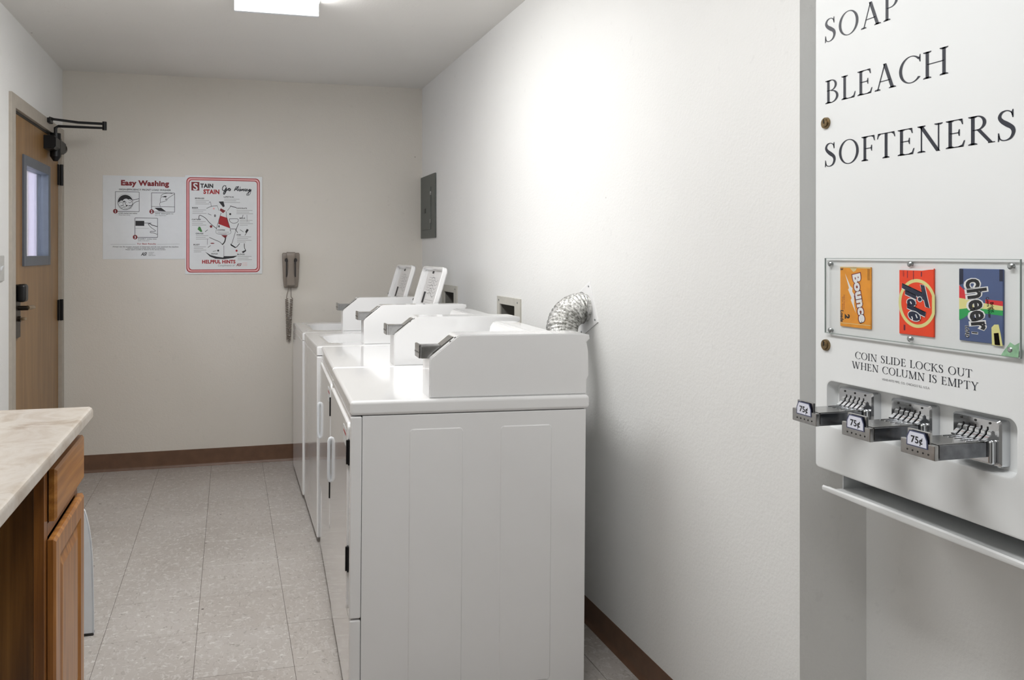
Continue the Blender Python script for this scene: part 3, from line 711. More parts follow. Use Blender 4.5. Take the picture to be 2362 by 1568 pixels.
# ------------------------------------------------------------------ dryer duct, wall boxes, breaker panel
t = thing('dryer_duct', 'shiny crumpled foil dryer duct bending from the right wall down behind the nearest dryer', 'duct', (XR, 2.70, 0.0))
c = Vector((2.712, 1.122)); u = Vector((0.417, 0.907)); v = Vector((0.907, -0.417))
pl = MB(); hs = 0.0775
cor = [c + u * a * hs + v * b * hs for a, b in ((1, 1), (1, -1), (-1, -1), (-1, 1))]
pl.loft([[(XR, p.x, p.y) for p in cor], [(XR - 0.0025, p.x, p.y) for p in cor], [(XR - 0.004, *(c + (p - c) * 0.97)) for p in cor]], M['white'])
pl.build('wall_plate', t)
for p in cor:
    q = c + (p - c) * 0.82; s = MB(); s.cyl((XR - 0.003, q.x, q.y), (XR - 0.0065, q.x, q.y), 0.003, M['screw'], n=10); s.build('screw', t)
path = []; R = 0.098
for i in range(3): path.append(Vector((XR - 0.004 - i * 0.006, 2.705, 1.128)))
for i in range(1, 60):
    a = (PI / 2) * i / 59
    path.append(Vector((XR - 0.016 - R * math.sin(a), 2.705 - 0.045 * (1 - math.cos(a)), 1.128 - R * (1 - math.cos(a)))))
for i in range(1, 90): path.append(path[61] + Vector((0, -0.0003 * i, -0.0045 * i)))
rad = [0.052 + (0.0035 if i % 4 in (1, 2) else -0.001) + random.uniform(-0.0012, 0.0012) for i in range(len(path))]
rad[0] = rad[1] = rad[2] = 0.050
ho = MB(); ho.tube(path, rad, M['foil'], 40); 
for i, vv in enumerate(ho.v): ho.v[i] = vv + Vector([random.uniform(-1, 1) * 0.0009 for _ in range(3)])
ho.build('foil_hose', t, ang=60)
cb_ = MB(); cb_.tube([path[4] + Vector((0, 0.056 * math.cos(2 * PI * i / 36), 0.056 * math.sin(2 * PI * i / 36))) for i in range(37)], 0.0018, M['chrome_dull'], 6); cb_.build('clamp', t)

def wall_box(label, y0, y1, z0, z1, h):
    t = thing('outlet_box', label, 'outlet box', (XR, (y0 + y1) / 2, z0))
    f = MB()
    for (a, b, c_, d) in ((y0, h[0], z0, z1), (h[1], y1, z0, z1), (h[0], h[1], h[3], z1), (h[0], h[1], z0, h[2])):
        f.box((XR - 0.008, a, c_), (XR + 0.001, b, d), M['box_frame'], 0.0015)
    f.build('frame', t)
    b = MB(); xi = XR + 0.09; y0h, y1h, z0h, z1h = h
    e = 0.0008
    for q in ([(XR, y0h + e, z0h), (xi, y0h + e, z0h), (xi, y0h + e, z1h), (XR, y0h + e, z1h)], [(XR, y1h - e, z0h), (xi, y1h - e, z0h), (xi, y1h - e, z1h), (XR, y1h - e, z1h)],
              [(XR, y0h, z1h - e), (xi, y0h, z1h - e), (xi, y1h, z1h - e), (XR, y1h, z1h - e)], [(XR, y0h, z0h + e), (xi, y0h, z0h + e), (xi, y1h, z0h + e), (XR, y1h, z0h + e)],
              [(xi, y0h, z0h), (xi, y1h, z0h), (xi, y1h, z1h), (xi, y0h, z1h)]):
        b.raw(q, [[0, 1, 2, 3]], M['box_in'])
    b.build('recess', t, smooth=False)
    for a in (y0 + 0.03, y1 - 0.03):
        s = MB(); s.cyl((XR - 0.0075, a, z1 - 0.018), (XR - 0.0105, a, z1 - 0.018), 0.004, M['screw'], n=10); s.build('screw', t)
    v_ = MB(); v_.cyl((XR + 0.05, (y0h + y1h) / 2, z0h + 0.0), (XR + 0.05, (y0h + y1h) / 2, z0h + 0.06), 0.012, M['brass'], n=12); v_.build('valve', t)
wall_box('pale square wall box with dark opening behind the second dryer', 3.383, 3.70, 0.86, 1.123, HB[0])
wall_box('shadowed square wall box behind the open lid of the near washer', 4.416, 4.745, 0.86, 1.14, HB[1])

t = thing('breaker_panel', 'dark grey electrical breaker panel on the right wall near the corner', 'electrical panel', (XR, 5.09, 1.425))
b = MB(); b.box((XR - 0.012, 4.905, 1.424), (XR, 5.284, 1.828), M['grey_box'], 0.003); b.build('cover', t)
b = MB(); b.box((XR - 0.017, 4.998, 1.478), (XR - 0.011, 5.225, 1.748), M['grey_box'], 0.002); bo = b.build('panel_door', t)
b = MB(); b.box((XR - 0.0195, 5.115, 1.585), (XR - 0.0168, 5.160, 1.615), M['black'], 0.001); b.build('latch', bo)
for z_ in (1.705, 1.53):
    b = MB(); b.box((XR - 0.0185, 4.992, z_ - 0.012), (XR - 0.0115, 5.003, z_ + 0.012), M['chrome_dull'], 0.001); b.build('hinge', bo)

# ------------------------------------------------------------------ wall telephone
t = thing('wall_telephone', 'glossy taupe wall telephone with coiled cord on the back wall', 'telephone', (0.378, YB, 1.108))
def tl(z_, hw, dep, r):
    return [(0.378 + x, YB - dep + y, z_) for x, y in rr(0, dep / 2, hw * 2, dep, r, 5)]
b = MB(); b.loft([tl(1.108, 0.040, 0.030, 0.010), tl(1.113, 0.044, 0.036, 0.012), tl(1.16, 0.049, 0.042, 0.012), tl(1.30, 0.055, 0.044, 0.012), tl(1.322, 0.055, 0.040, 0.012), tl(1.33, 0.050, 0.030, 0.010)], M['phone']); b.build('base', t)
hsn = MB(); secs = []
for z_, hw, dep in ((1.115, 0.024, 0.052), (1.125, 0.027, 0.066), (1.165, 0.027, 0.070), (1.20, 0.020, 0.066), (1.25, 0.017, 0.068), (1.285, 0.020, 0.074), (1.305, 0.028, 0.078), (1.325, 0.030, 0.074), (1.334, 0.026, 0.060)):
    secs.append([(0.376 + x, YB - dep + y, z_) for x, y in rr(0, 0.014, hw * 2, 0.028, 0.012, 5)])
hsn.loft(secs, M['phone']); hsn.build('handset', t)
sl = MB()
for x in (0.350, 0.404):
    sl.box((x - 0.0045, YB - 0.0462, 1.175), (x + 0.0045, YB - 0.040, 1.285), M['phone_dark'], 0.001); sl.cyl((x, YB - 0.040, 1.283), (x, YB - 0.0475, 1.283), 0.0125, M['phone_dark'], n=16)
sl.build('cradle_slot', t)
cdm = MB(); pts = []
def strand(xa, xb, za, zb, turns, ph):
    N = turns * 8
    return [Vector((xa + (xb - xa) * i / N + 0.0085 * math.cos(ph + 2 * PI * i / 8), YB - 0.022 + 0.0085 * math.sin(ph + 2 * PI * i / 8), za + (zb - za) * i / N)) for i in range(N + 1)]
pts = [Vector((0.366, YB - 0.022, 1.112)), Vector((0.355, YB - 0.022, 1.07)), Vector((0.350, YB - 0.022, 1.04))] + strand(0.352, 0.360, 1.035, 0.775, 24, 0)
pts += [Vector((0.362, YB - 0.020, 0.762)), Vector((0.368, YB - 0.020, 0.762))] + strand(0.368, 0.382, 0.775, 1.035, 24, 0.4)[::1] + [Vector((0.380, YB - 0.022, 1.05)), Vector((0.379, YB - 0.022, 1.112))]
cdm.tube(pts, 0.0026, M['phone'], 5); cdm.build('coiled_cord', t)

# ------------------------------------------------------------------ posters
# poster one: washing instructions, art coordinates = pixels of a 1568 px study crop
PW, PH = 0.487, 0.510
t = thing('poster', 'white washing instruction poster with red heading and three small drawings', 'poster', (-0.5035, YB, 1.29))
p = MB(); p.box((-0.747, YB - 0.0022, 1.290), (-0.260, YB, 1.800), M['paper'], 0.0004, 1); p.build('sheet', t, smooth=False)
S1 = PW / 1360.0
T1 = frame2((-0.747 - 125 * S1, YB - 0.0026, 1.290 + 1475 * PH / 1360.0), (S1, 0, 0), (0, 0, S1 * PH / PW))
A = Art(T1); A.P = lambda p: T1 @ Vector((p[0], -p[1], A.z))
def txt(A, s, x, y, h, m, **k):           # art space has y downwards
    old = A.P; A.P = lambda p: old((p[0], 2 * y - p[1])); A.text(s, x, y, h, m, **k); A.P = old
txt(A, 'Easy Washing', 415, 270, 84, M['ink_maroon'], w=780, bold=0.05)
txt(A, 'HIGH-EFFICIENCY FRONT LOAD WASHER', 385, 352, 28, M['ink'], w=840, bold=0.02)
A.frame(325, 378, 708, 698, 7, M['ink']); A.frame(908, 385, 1285, 700, 7, M['ink']); A.frame(640, 802, 1005, 1118, 7, M['ink'])
def g2(pts, n=6):
    P = [Vector((a, b, 0)) for a, b in pts]; out = []
    for i in range(len(P) - 1):
        p0 = P[max(i - 1, 0)]; p1 = P[i]; p2 = P[i + 1]; p3 = P[min(i + 2, len(P) - 1)]
        for k in range(n):
            t_ = k / n; q = 0.5 * ((2 * p1) + (p2 - p0) * t_ + (2 * p0 - 5 * p1 + 4 * p2 - p3) * t_ * t_ + (3 * p1 - p0 - 3 * p2 + p3) * t_ ** 3); out.append((q.x, q.y))
    out.append((P[-1].x, P[-1].y)); return out
def inkl(w_, *pts): A.line(g2(list(pts)), w_, M['ink'])
# 1: drum with laundry and a hand
A.poly([(485 + 118 * math.cos(a), 548 - 118 * math.sin(a)) for a in [PI * (0.12 + 0.9 * i / 20) for i in range(21)]] + [(385, 545), (415, 520), (440, 525), (462, 498), (500, 488), (535, 502), (560, 492), (590, 505)], M['ink'])
A.line([(485 + 118 * math.cos(2 * PI * i / 36), 548 - 118 * math.sin(2 * PI * i / 36)) for i in range(37)], 7, M['ink'])
A.line([(485 + 132 * math.cos(PI * i / 18), 544 - 134 * math.sin(PI * i / 18)) for i in range(1, 36)], 3, M['ink_grey'])
inkl(8, (535, 502), (560, 492), (600, 508), (650, 500), (705, 486)); inkl(7, (540, 600), (590, 592), (625, 560), (665, 535), (705, 525)); inkl(6, (540, 515), (575, 520), (585, 540), (555, 556), (535, 545))
inkl(6, (385, 570), (410, 545), (445, 560), (450, 590), (420, 610)); inkl(7, (440, 540), (470, 528), (495, 550), (480, 570), (500, 590)); inkl(6, (400, 615), (440, 600), (480, 625), (520, 605), (560, 612), (600, 605))
inkl(5, (415, 645), (450, 632), (490, 650), (540, 635), (585, 640)); A.poly([(455, 535), (480, 530), (470, 552), (450, 550)], M['ink']); A.poly([(490, 595), (520, 590), (515, 610), (495, 612)], M['ink'])
# 2: hand pouring
inkl(6, (1050, 610), (1042, 570), (1052, 545), (1100, 528), (1150, 512), (1162, 490), (1135, 498)); inkl(6, (1052, 540), (1050, 500), (1060, 465), (1090, 440)); inkl(6, (1058, 445), (1085, 410), (1140, 392), (1200, 388), (1250, 394)); inkl(6, (1160, 490), (1200, 455), (1240, 430), (1285, 398))
inkl(5, (1130, 495), (1150, 480), (1135, 462)); A.poly([(1085, 455), (1105, 440), (1135, 433), (1162, 440), (1140, 458), (1115, 455)], M['ink']); A.line([(908, 610), (1285, 612)], 6, M['ink']); A.poly([(955, 632), (1065, 630), (1145, 690), (1025, 682)], M['ink'])
# 3: coin slide and hand
A.poly([(648, 848), (790, 848), (790, 930), (648, 930)], M['ink']); A.line([(790, 882), (905, 885)], 8, M['ink']); inkl(7, (855, 905), (900, 955), (975, 1010), (930, 1018), (892, 1020), (890, 1040), (940, 1045), (1003, 1068))
inkl(11, (850, 900), (880, 895), (915, 915), (960, 928), (1003, 940)); A.line([(645, 972), (860, 972)], 3, M['ink_grey'])
for (x, y, n_) in ((325, 695, '1'), (910, 695, '2'), (642, 1115, '3')):
    A.disc(x, y, 37, M['ink_maroon'])
A.build('printed_drawings', t)
T1b = frame2((-0.747 - 125 * S1, YB - 0.0029, 1.290 + 1475 * PH / 1360.0), (S1, 0, 0), (0, 0, S1 * PH / PW))
def cap_(name='printed_caption'):
    a = Art(T1b); a.P = lambda p: T1b @ Vector((p[0], -p[1], 0)); a.done = lambda: a.build(name, t); return a
for (x, y, n_) in ((325, 695, '1'), (910, 695, '2'), (642, 1115, '3')):
    a = cap_('printed_number'); txt(a, n_, x, y + 22, 44, M['paper'], align='C', bold=0.03); a.done()
for (x, y, a_, b_) in ((378, 735, 'LOAD clothes into washer', 'Close door firmly.'), (965, 735, 'ADD detergent to', 'the dispenser.'), (690, 1152, 'INSERT coins into', 'slide and start.')):
    a = cap_(); txt(a, a_, x, y, 20, M['ink'], w=300, bold=0.01); txt(a, b_, x, y + 28, 18, M['ink_grey'], w=190); a.done()
a = cap_(); txt(a, 'For Best Results', 830, 1235, 26, M['ink_red'], w=300, align='C', bold=0.01); a.done()
a = cap_('printed_rule'); a.line([(250, 1235), (650, 1232)], 2.5, M['ink_grey']); a.done(); a = cap_('printed_rule'); a.line([(1000, 1232), (1370, 1225)], 2.5, M['ink_grey']); a.done()
a = cap_(); txt(a, 'Always use the proper amount of detergent and do not overload the machine', 280, 1280, 20, M['ink_grey'], w=1070, bold=0.02); a.done()
a = cap_(); txt(a, 'Remove clothes promptly when cycle is completed', 520, 1303, 18, M['ink_grey'], w=600, bold=0.02); a.done()
a = cap_(); txt(a, 'Please report trouble or damage to the service number', 490, 1326, 18, M['ink_grey'], w=650, bold=0.02); a.done()
a = cap_('printed_logo'); txt(a, 'ASI', 735, 1415, 54, M['ink'], w=100, bold=0.03, shear=0.4)
for i in range(3): txt(a, ('AUTOMATIC', 'LAUNDRY', 'SERVICES')[i], 860, 1372 + i * 24, 15, M['ink_grey'], w=(90, 75, 110)[i])
a.done()

# poster two: stain removal, red double border
t = thing('poster', 'stain removal poster with red double border and a striped tie drawing', 'poster', (-0.035, YB, 1.20))
p = MB(); p.box((-0.268, YB - 0.0045, 1.196), (0.200, YB - 0.0023, 1.812), M['paper'], 0.0004, 1); p.build('sheet', t, smooth=False)
sx = 0.453 / 172.0 / 6.27; sz = 0.592 / 1360.0
def T2(d): return frame2((-0.262 - 62 * sx, YB - d, 1.80 + 135 * sz), (sx, 0, 0), (0, 0, sz))
def art2(d):
    a = Art(None); TT = T2(d); a.P = lambda p: TT @ Vector((p[0], -p[1], 0)); return a
A = art2(0.0049); I = M['ink']; G = M['ink_grey']
A.poly(rr(595, 817, 1062, 1362, 62, 6), M['ink_red'])
A.build('red_border', t)
A = art2(0.0052); A.poly(rr(595, 817, 1038, 1338, 54, 6), M['ink_pink']); A.build('pink_border', t)
A = art2(0.0055); A.poly(rr(595, 817, 1000, 1300, 46, 6), M['ink_red']); A.build('red_border', t)
A = art2(0.0058); A.poly(rr(595, 817, 978, 1278, 40, 6), M['paper']); A.build('white_field', t)
A = art2(0.0061)
A.rect(135, 202, 248, 325, M['ink_maroon'])
txt(A, 'TAIN', 262, 282, 58, I, w=185, bold=0.05); txt(A, 'STAIN', 305, 368, 62, M['ink_red'], w=230, bold=0.05)
def scr(pts, w_=7, m=M['ink_navy']): A.line(g2(pts), w_, m)
def g2(pts, n=5):
    P = [Vector((a, b, 0)) for a, b in pts]; out = []
    for i in range(len(P) - 1):
        p0 = P[max(i - 1, 0)]; p1 = P[i]; p2 = P[i + 1]; p3 = P[min(i + 2, len(P) - 1)]
        for k in range(n):
            t_ = k / n; q = 0.5 * ((2 * p1) + (p2 - p0) * t_ + (2 * p0 - 5 * p1 + 4 * p2 - p3) * t_ * t_ + (3 * p1 - p0 - 3 * p2 + p3) * t_ ** 3); out.append((q.x, q.y))
    out.append((P[-1].x, P[-1].y)); return out
SCRIPT = [([(640, 266), (618, 244), (590, 258), (576, 295), (588, 322), (615, 318), (636, 292), (632, 330), (606, 370), (590, 352)], 8), ([(668 + 17 * math.cos(a_ * PI / 6), 304 - 17 * math.sin(a_ * PI / 6)) for a_ in range(13)], 7), ([(684, 300), (704, 296)], 5),
 ([(750, 324), (776, 286), (808, 254), (802, 290), (804, 322)], 8), ([(764, 300), (812, 294)], 5), ([(822, 290), (826, 318), (844, 296), (850, 318), (876, 288)], 7),
 ([(900 + 15 * math.cos(a_ * PI / 6), 304 - 15 * math.sin(a_ * PI / 6)) for a_ in range(13)], 7), ([(916, 290), (916, 316), (930, 312)], 6), ([(938, 288), (946, 314), (972, 290)], 7), ([(972, 290), (960, 340), (944, 378), (926, 366), (960, 330), (1002, 298)], 7)]
def g2(pts, n=5):
    P = [Vector((a, b, 0)) for a, b in pts]; out = []
    for i in range(len(P) - 1):
        p0 = P[max(i - 1, 0)]; p1 = P[i]; p2 = P[i + 1]; p3 = P[min(i + 2, len(P) - 1)]
        for k in range(n):
            t_ = k / n; q = 0.5 * ((2 * p1) + (p2 - p0) * t_ + (2 * p0 - 5 * p1 + 4 * p2 - p3) * t_ * t_ + (3 * p1 - p0 - 3 * p2 + p3) * t_ ** 3); out.append((q.x, q.y))
    out.append((P[-1].x, P[-1].y)); return out
SCRIPT = [([(632, 262), (610, 246), (585, 268), (578, 305), (600, 322), (628, 300), (638, 275), (632, 330), (608, 372), (592, 362), (612, 335), (650, 312), (662, 290), (684, 284), (690, 304), (672, 318), (658, 305), (668, 288), (700, 296)], 9),
 ([(752, 322), (772, 292), (800, 262), (815, 256), (806, 290), (802, 322)], 9), ([(768, 300), (812, 296)], 6), ([(806, 318), (822, 296), (828, 318), (845, 294), (850, 318), (872, 292), (880, 300)], 8),
 ([(905, 296), (888, 292), (878, 310), (892, 320), (906, 296), (910, 320), (930, 304), (936, 292), (938, 318), (958, 312), (972, 292), (962, 340), (945, 380), (930, 372), (950, 345), (1002, 298)], 8)]
def g2(pts, n=5):
    P = [Vector((a, b, 0)) for a, b in pts]; out = []
    for i in range(len(P) - 1):
        p0 = P[max(i - 1, 0)]; p1 = P[i]; p2 = P[i + 1]; p3 = P[min(i + 2, len(P) - 1)]
        for k in range(n):
            t_ = k / n; q = 0.5 * ((2 * p1) + (p2 - p0) * t_ + (2 * p0 - 5 * p1 + 4 * p2 - p3) * t_ * t_ + (3 * p1 - p0 - 3 * p2 + p3) * t_ ** 3); out.append((q.x, q.y))
    out.append((P[-1].x, P[-1].y)); return out
scr([(635, 255), (605, 248), (580, 285), (590, 320), (620, 300), (632, 270), (625, 330), (600, 368), (598, 340), (640, 310), (680, 290), (665, 310), (685, 322), (700, 300), (682, 290)], 8)
scr([(750, 318), (775, 265), (800, 262), (790, 290), (770, 296), (810, 322)], 8); scr([(840, 258), (825, 318), (838, 322), (850, 290), (862, 318), (880, 292), (892, 318)], 7)
scr([(905, 292), (925, 290), (915, 318), (932, 318), (945, 290), (958, 318), (985, 288), (975, 320), (998, 296), (985, 350), (960, 382), (958, 350), (1000, 310)], 7)
for pts, w_ in SCRIPT: scr(pts, w_)
# shirt, tie
for pts, w_ in (([(350, 580), (420, 550), (505, 538)], 6), ([(385, 500), (405, 485), (420, 550)], 5), ([(505, 538), (530, 610)], 4), ([(240, 740), (252, 680), (330, 715), (400, 790), (495, 868)], 8), ([(690, 540), (780, 562)], 9), ([(650, 610), (700, 545)], 5),
                ([(680, 725), (800, 725), (800, 770), (740, 790), (690, 765), (680, 725)], 6), ([(815, 790), (790, 850), (770, 900)], 8), ([(770, 905), (720, 1070), (700, 1090)], 6), ([(770, 880), (800, 925)], 8), ([(495, 868), (515, 790), (560, 640)], 6),
                ([(390, 995), (470, 1030), (540, 1060), (580, 1100)], 7), ([(575, 1100), (610, 1060), (628, 990)], 16), ([(700, 1095), (770, 1140), (830, 1080)], 9), ([(898, 1080), (900, 1140), (920, 1185)], 9),
                ([(600, 1110), (600, 1290)], 5), ([(495, 868), (500, 940), (690, 940), (690, 870)], 4), ([(700, 870), (780, 872)], 7), ([(880, 665), (865, 710)], 6), ([(935, 665), (940, 760)], 4), ([(835, 880), (885, 915)], 6), ([(905, 965), (960, 880)], 7), ([(635, 620), (640, 700), (690, 860), (692, 900)], 6), ([(365, 1020), (362, 1100)], 4), ([(370, 1140), (410, 1112)], 6), ([(440, 1198), (490, 1186)], 5), ([(330, 915), (368, 885)], 6), ([(370, 655), (420, 675)], 6)):
    A.line(g2(pts), w_, I)
A.poly([(525, 480), (595, 475), (612, 545), (590, 560)], I); A.poly([(555, 575), (625, 610), (590, 645), (540, 605)], M['ink_maroon'])
A.poly([(545, 680), (648, 712), (690, 862), (520, 800)], M['ink_red']); A.poly([(560, 960), (655, 962), (620, 1008)], M['ink_maroon'])
A.poly([(330, 1200), (410, 1250), (500, 1272), (590, 1285), (600, 1265), (700, 1265), (800, 1258), (740, 1290), (600, 1308), (480, 1302), (400, 1270)], I)
A.poly([(860, 1200), (915, 1175), (925, 1190), (880, 1222)], I); A.poly([(910, 915), (935, 868), (955, 880), (930, 935)], I); A.poly([(695, 1085), (775, 1135), (765, 1148), (700, 1110)], I)
A.poly([(240, 840), (262, 845), (292, 912), (270, 920), (222, 880)], M['ink_green']); A.disc(416, 838, 19, M['ink_maroon']); A.disc(472, 683, 14, G, 20); A.disc(692, 657, 15, I); A.disc(518, 1184, 14, I); A.disc(785, 1186, 15, M['ink_red']); A.disc(435, 1080, 30, M['ink_maroon'], 7); A.disc(530, 835, 9, I, 18); A.disc(455, 580, 14, M['ink_pink'])
def para(head, x, y, n_, wd):
    txt(A, head, x, y + 8, 20, I, w=min(wd * 0.62, 22 * len(head)), bold=0.03)
    for i in range(n_): A.line([(x + 4, y + 30 + i * 24), (x + wd * (0.95, 0.75, 0.98, 0.6)[i % 4], y + 28 + i * 24)], 6, M['ink_lite'])
for q in (('BEVERAGES', 187, 438, 3, 210), ('BEER', 145, 575, 3, 210), ('CATSUP', 140, 742, 3, 210), ('GRASS', 195, 942, 3, 190), ('RUST', 165, 1102, 4, 185), ('LIPSTICK', 600, 412, 3, 240), ('CHOCOLATE', 780, 572, 3, 250), ('MILK', 828, 716, 4, 200), ('INK', 788, 958, 4, 220), ('BLOOD', 795, 1240, 3, 220), ('COFFEE', 505, 890, 2, 180), ('SHOE POLISH', 418, 1232, 0, 150)): para(*q)
txt(A, 'HELPFUL HINTS', 288, 1368, 50, M['ink_red'], w=480, bold=0.045)
txt(A, 'Compliments of', 515, 1410, 28, G, w=245, shear=0.3); txt(A, 'ASI', 778, 1408, 42, M['ink_maroon'], w=82, bold=0.03, shear=0.4)
for i in range(3): A.line([(870, 1364 + i * 20), (940, 1362 + i * 20)], 5, M['ink_pink'])
A.build('printed_artwork', t)
A = art2(0.0064); txt(A, 'S', 160, 318, 104, M['paper'], w=66, bold=0.02); A.build('printed_initial', t)

# ------------------------------------------------------------------ counter and oak base cabinet
setoff((-0.67, 1.6, 0.862))
cm = MB(); L = []
prof = [(XL, 0.862), (-0.380, 0.862), (-0.371, 0.865), (-0.366, 0.872), (-0.366, 0.888), (-0.369, 0.896), (-0.376, 0.900), (XL, 0.900)]
bm = bmesh.new()
cm.prism(prof, 0.70, 2.418, M['laminate'], 0.004); ct = cm.build('countertop')
tag(ct, 'mottled beige laminate countertop along the left wall', 'countertop')
CY0, CY1 = 1.995, 2.405
t = thing('base_cabinet', 'oak base cabinet with one drawer over one raised panel door under the counter', 'cabinet', (-0.69, (CY0 + CY1) / 2, 0))
b = MB(); b.box((XL + 0.001, CY0 + 0.002, 0.0), (-0.428, CY0 + 0.018, 0.861), M['oak_side'], 0.001); b.build('side_panel', t)
b = MB(); b.box((XL + 0.001, CY1 - 0.018, 0.0), (-0.428, CY1 - 0.002, 0.861), M['oak_side'], 0.001); b.build('side_panel', t)
b = MB(); b.box((XL + 0.001, CY0 + 0.019, 0.10), (-0.43, CY1 - 0.019, 0.115), M['oak_side']); b.build('bottom_shelf', t)
b = MB(); b.box((-0.50, CY0 + 0.019, 0.0), (-0.485, CY1 - 0.019, 0.10), M['dark_gap']); b.build('toe_kick', t)
b = MB()
for (a, c_, d, e) in ((CY0, CY0 + 0.036, 0.10, 0.861), (CY1 - 0.036, CY1, 0.10, 0.861), (CY0 + 0.036, CY1 - 0.036, 0.828, 0.861), (CY0 + 0.036, CY1 - 0.036, 0.672, 0.702), (CY0 + 0.036, CY1 - 0.036, 0.10, 0.135)):
    b.box((-0.4275, a, d), (-0.4055, c_, e), M['oak_frame'], 0.0012)
b.build('face_frame', t)
b = MB(); y0, y1, z0, z1 = 2.035, 2.402, 0.706, 0.826
q = lambda ins, x: [(x, y, z_) for y, z_ in [(y0 + ins, z0 + ins), (y1 - ins, z0 + ins), (y1 - ins, z1 - ins), (y0 + ins, z1 - ins)]]
b.loft([q(0, -0.404), q(0, -0.392), q(0.006, -0.3865), q(0.012, -0.3865)], M['oak_h']); b.build('drawer', t, ang=15)
y0, y1, z0, z1 = 2.022, 2.402, 0.115, 0.667
b = MB()
q2 = lambda a, c_, x: [(x, y0 + a, z0 + c_), (x, y1 - a, z0 + c_), (x, y1 - a, z1 - c_), (x, y0 + a, z1 - c_)]
b.loft([q2(0, 0, -0.404), q2(0, 0, -0.392), q2(0.007, 0.007, -0.3865), q2(0.052, 0.052, -0.3865), q2(0.058, 0.058, -0.394), q2(0.066, 0.066, -0.395), q2(0.092, 0.092, -0.388)], M['oak'], (True, True))
do = b.build('cabinet_door', t, ang=15)
# far counter support out of view, under the near end of the counter
setoff((-0.69, 0.75, 0)); b = MB(); b.box((XL + 0.001, 0.74, 0), (-0.42, 0.76, 0.861), M['oak_side'], 0.001)
tag(b.build('counter_support'), 'oak panel carrying the near end of the counter', 'panel')

# white plastic panel beyond the cabinet
t = thing('plastic_panel', 'white plastic panel with a rounded top standing on the floor beyond the oak cabinet', 'panel', (-0.62, 3.05, 0))
prof = [(-0.459, 0.004), (-0.4595, 0.11), (-0.463, 0.26), (-0.467, 0.32), (-0.474, 0.375), (-0.482, 0.412), (-0.488, 0.432), (-0.496, 0.4415), (-0.51, 0.444)]
prof = prof + [(-1.24 - x, z_) for x, z_ in prof[::-1]]
b = MB(); b.prism(prof, 3.030, 3.052, M['plastic'], 0.004); b.build('panel_body', t)
b = MB(); b.tube([(x + 0.002, 3.0305, z_) for x, z_ in prof], 0.0016, M['plastic'], 8); b.build('raised_rim', t)
b = MB(); b.box((-0.782, 3.026, 0.0), (-0.458, 3.056, 0.006), M['dark_gap'], 0.001); b.build('foot_strip', t)

# ------------------------------------------------------------------ soap vending machine
XF = 1.21                                     # front plane
VY0, VY1, VZ0, VZ1 = 0.972, 1.486, 0.868, 1.868
t = thing('soap_vending_machine', 'white wall mounted laundry soap dispenser with three chrome coin slides', 'vending machine', (XV, 1.23, 0.82))
VM = M['vend']
n = 6
yc, zc = (VY0 + VY1) / 2, (VZ0 + VZ1) / 2
ol = lambda s, x, r=0.007: [(x, y, z_) for y, z_ in rr(yc, zc, VY1 - VY0 - 2 * s, VZ1 - VZ0 - 2 * s, r, n)]
RY0, RY1, RZ0, RZ1 = 1.026, 1.449, 0.963, 1.057
il = lambda s, x, r=0.016: [(x, y, z_) for y, z_ in rr((RY0 + RY1) / 2, (RZ0 + RZ1) / 2, RY1 - RY0 - 2 * s, RZ1 - RZ0 - 2 * s, r, n)]
b = MB(); b.loft([ol(0, XF + 0.06), ol(0, XF + 0.006), ol(0.002, XF + 0.0018), ol(0.006, XF), il(-0.004, XF), il(-0.001, XF + 0.001), il(0.0005, XF + 0.006), il(0.004, XF + 0.024)], VM, (False, True))
b.build('front_cover', t, ang=40)
b = MB(); b.box((XF + 0.0585, VY0 + 0.004, VZ0 + 0.01), (XV, VY1 - 0.004, VZ1 - 0.004), VM, 0.002)
b.build('housing', t)
# delivery tray
b = MB(); ty0, ty1 = 0.985, 1.452
b.box((XF + 0.03, ty1 - 0.016, 0.832), (XV, ty1 - 0.013, VZ0 + 0.012), VM)
b.box((XF + 0.03, ty0, 0.832), (XV, ty0 + 0.003, VZ0 + 0.012), VM)
b.box((XF + 0.004, ty0, 0.829), (XV, ty1 - 0.013, 0.832), VM)
N = 20; L = []
for i in range(N + 1):
    y = ty1 + (ty0 - ty1) * i / N; k = 0.004 * math.sin(PI * i / N)
    L.append([(XF - 0.008 - k, y, 0.8285), (XF - 0.0095 - k, y, 0.832), (XF - 0.0095 - k, y, 0.836 + k), (XF - 0.006 - k, y, 0.8385 + k), (XF - 0.003, y, 0.836 + k), (XF + 0.010, y, 0.8335), (XF + 0.010, y, 0.829)])
b.loft(L, VM); b.build('delivery_tray', t)
b = MB(); b.box((XV - 0.004, ty0, 0.832), (XV - 0.002, ty1 - 0.013, VZ0 + 0.01), M['dark_gap']); b.build('chute_back', t)
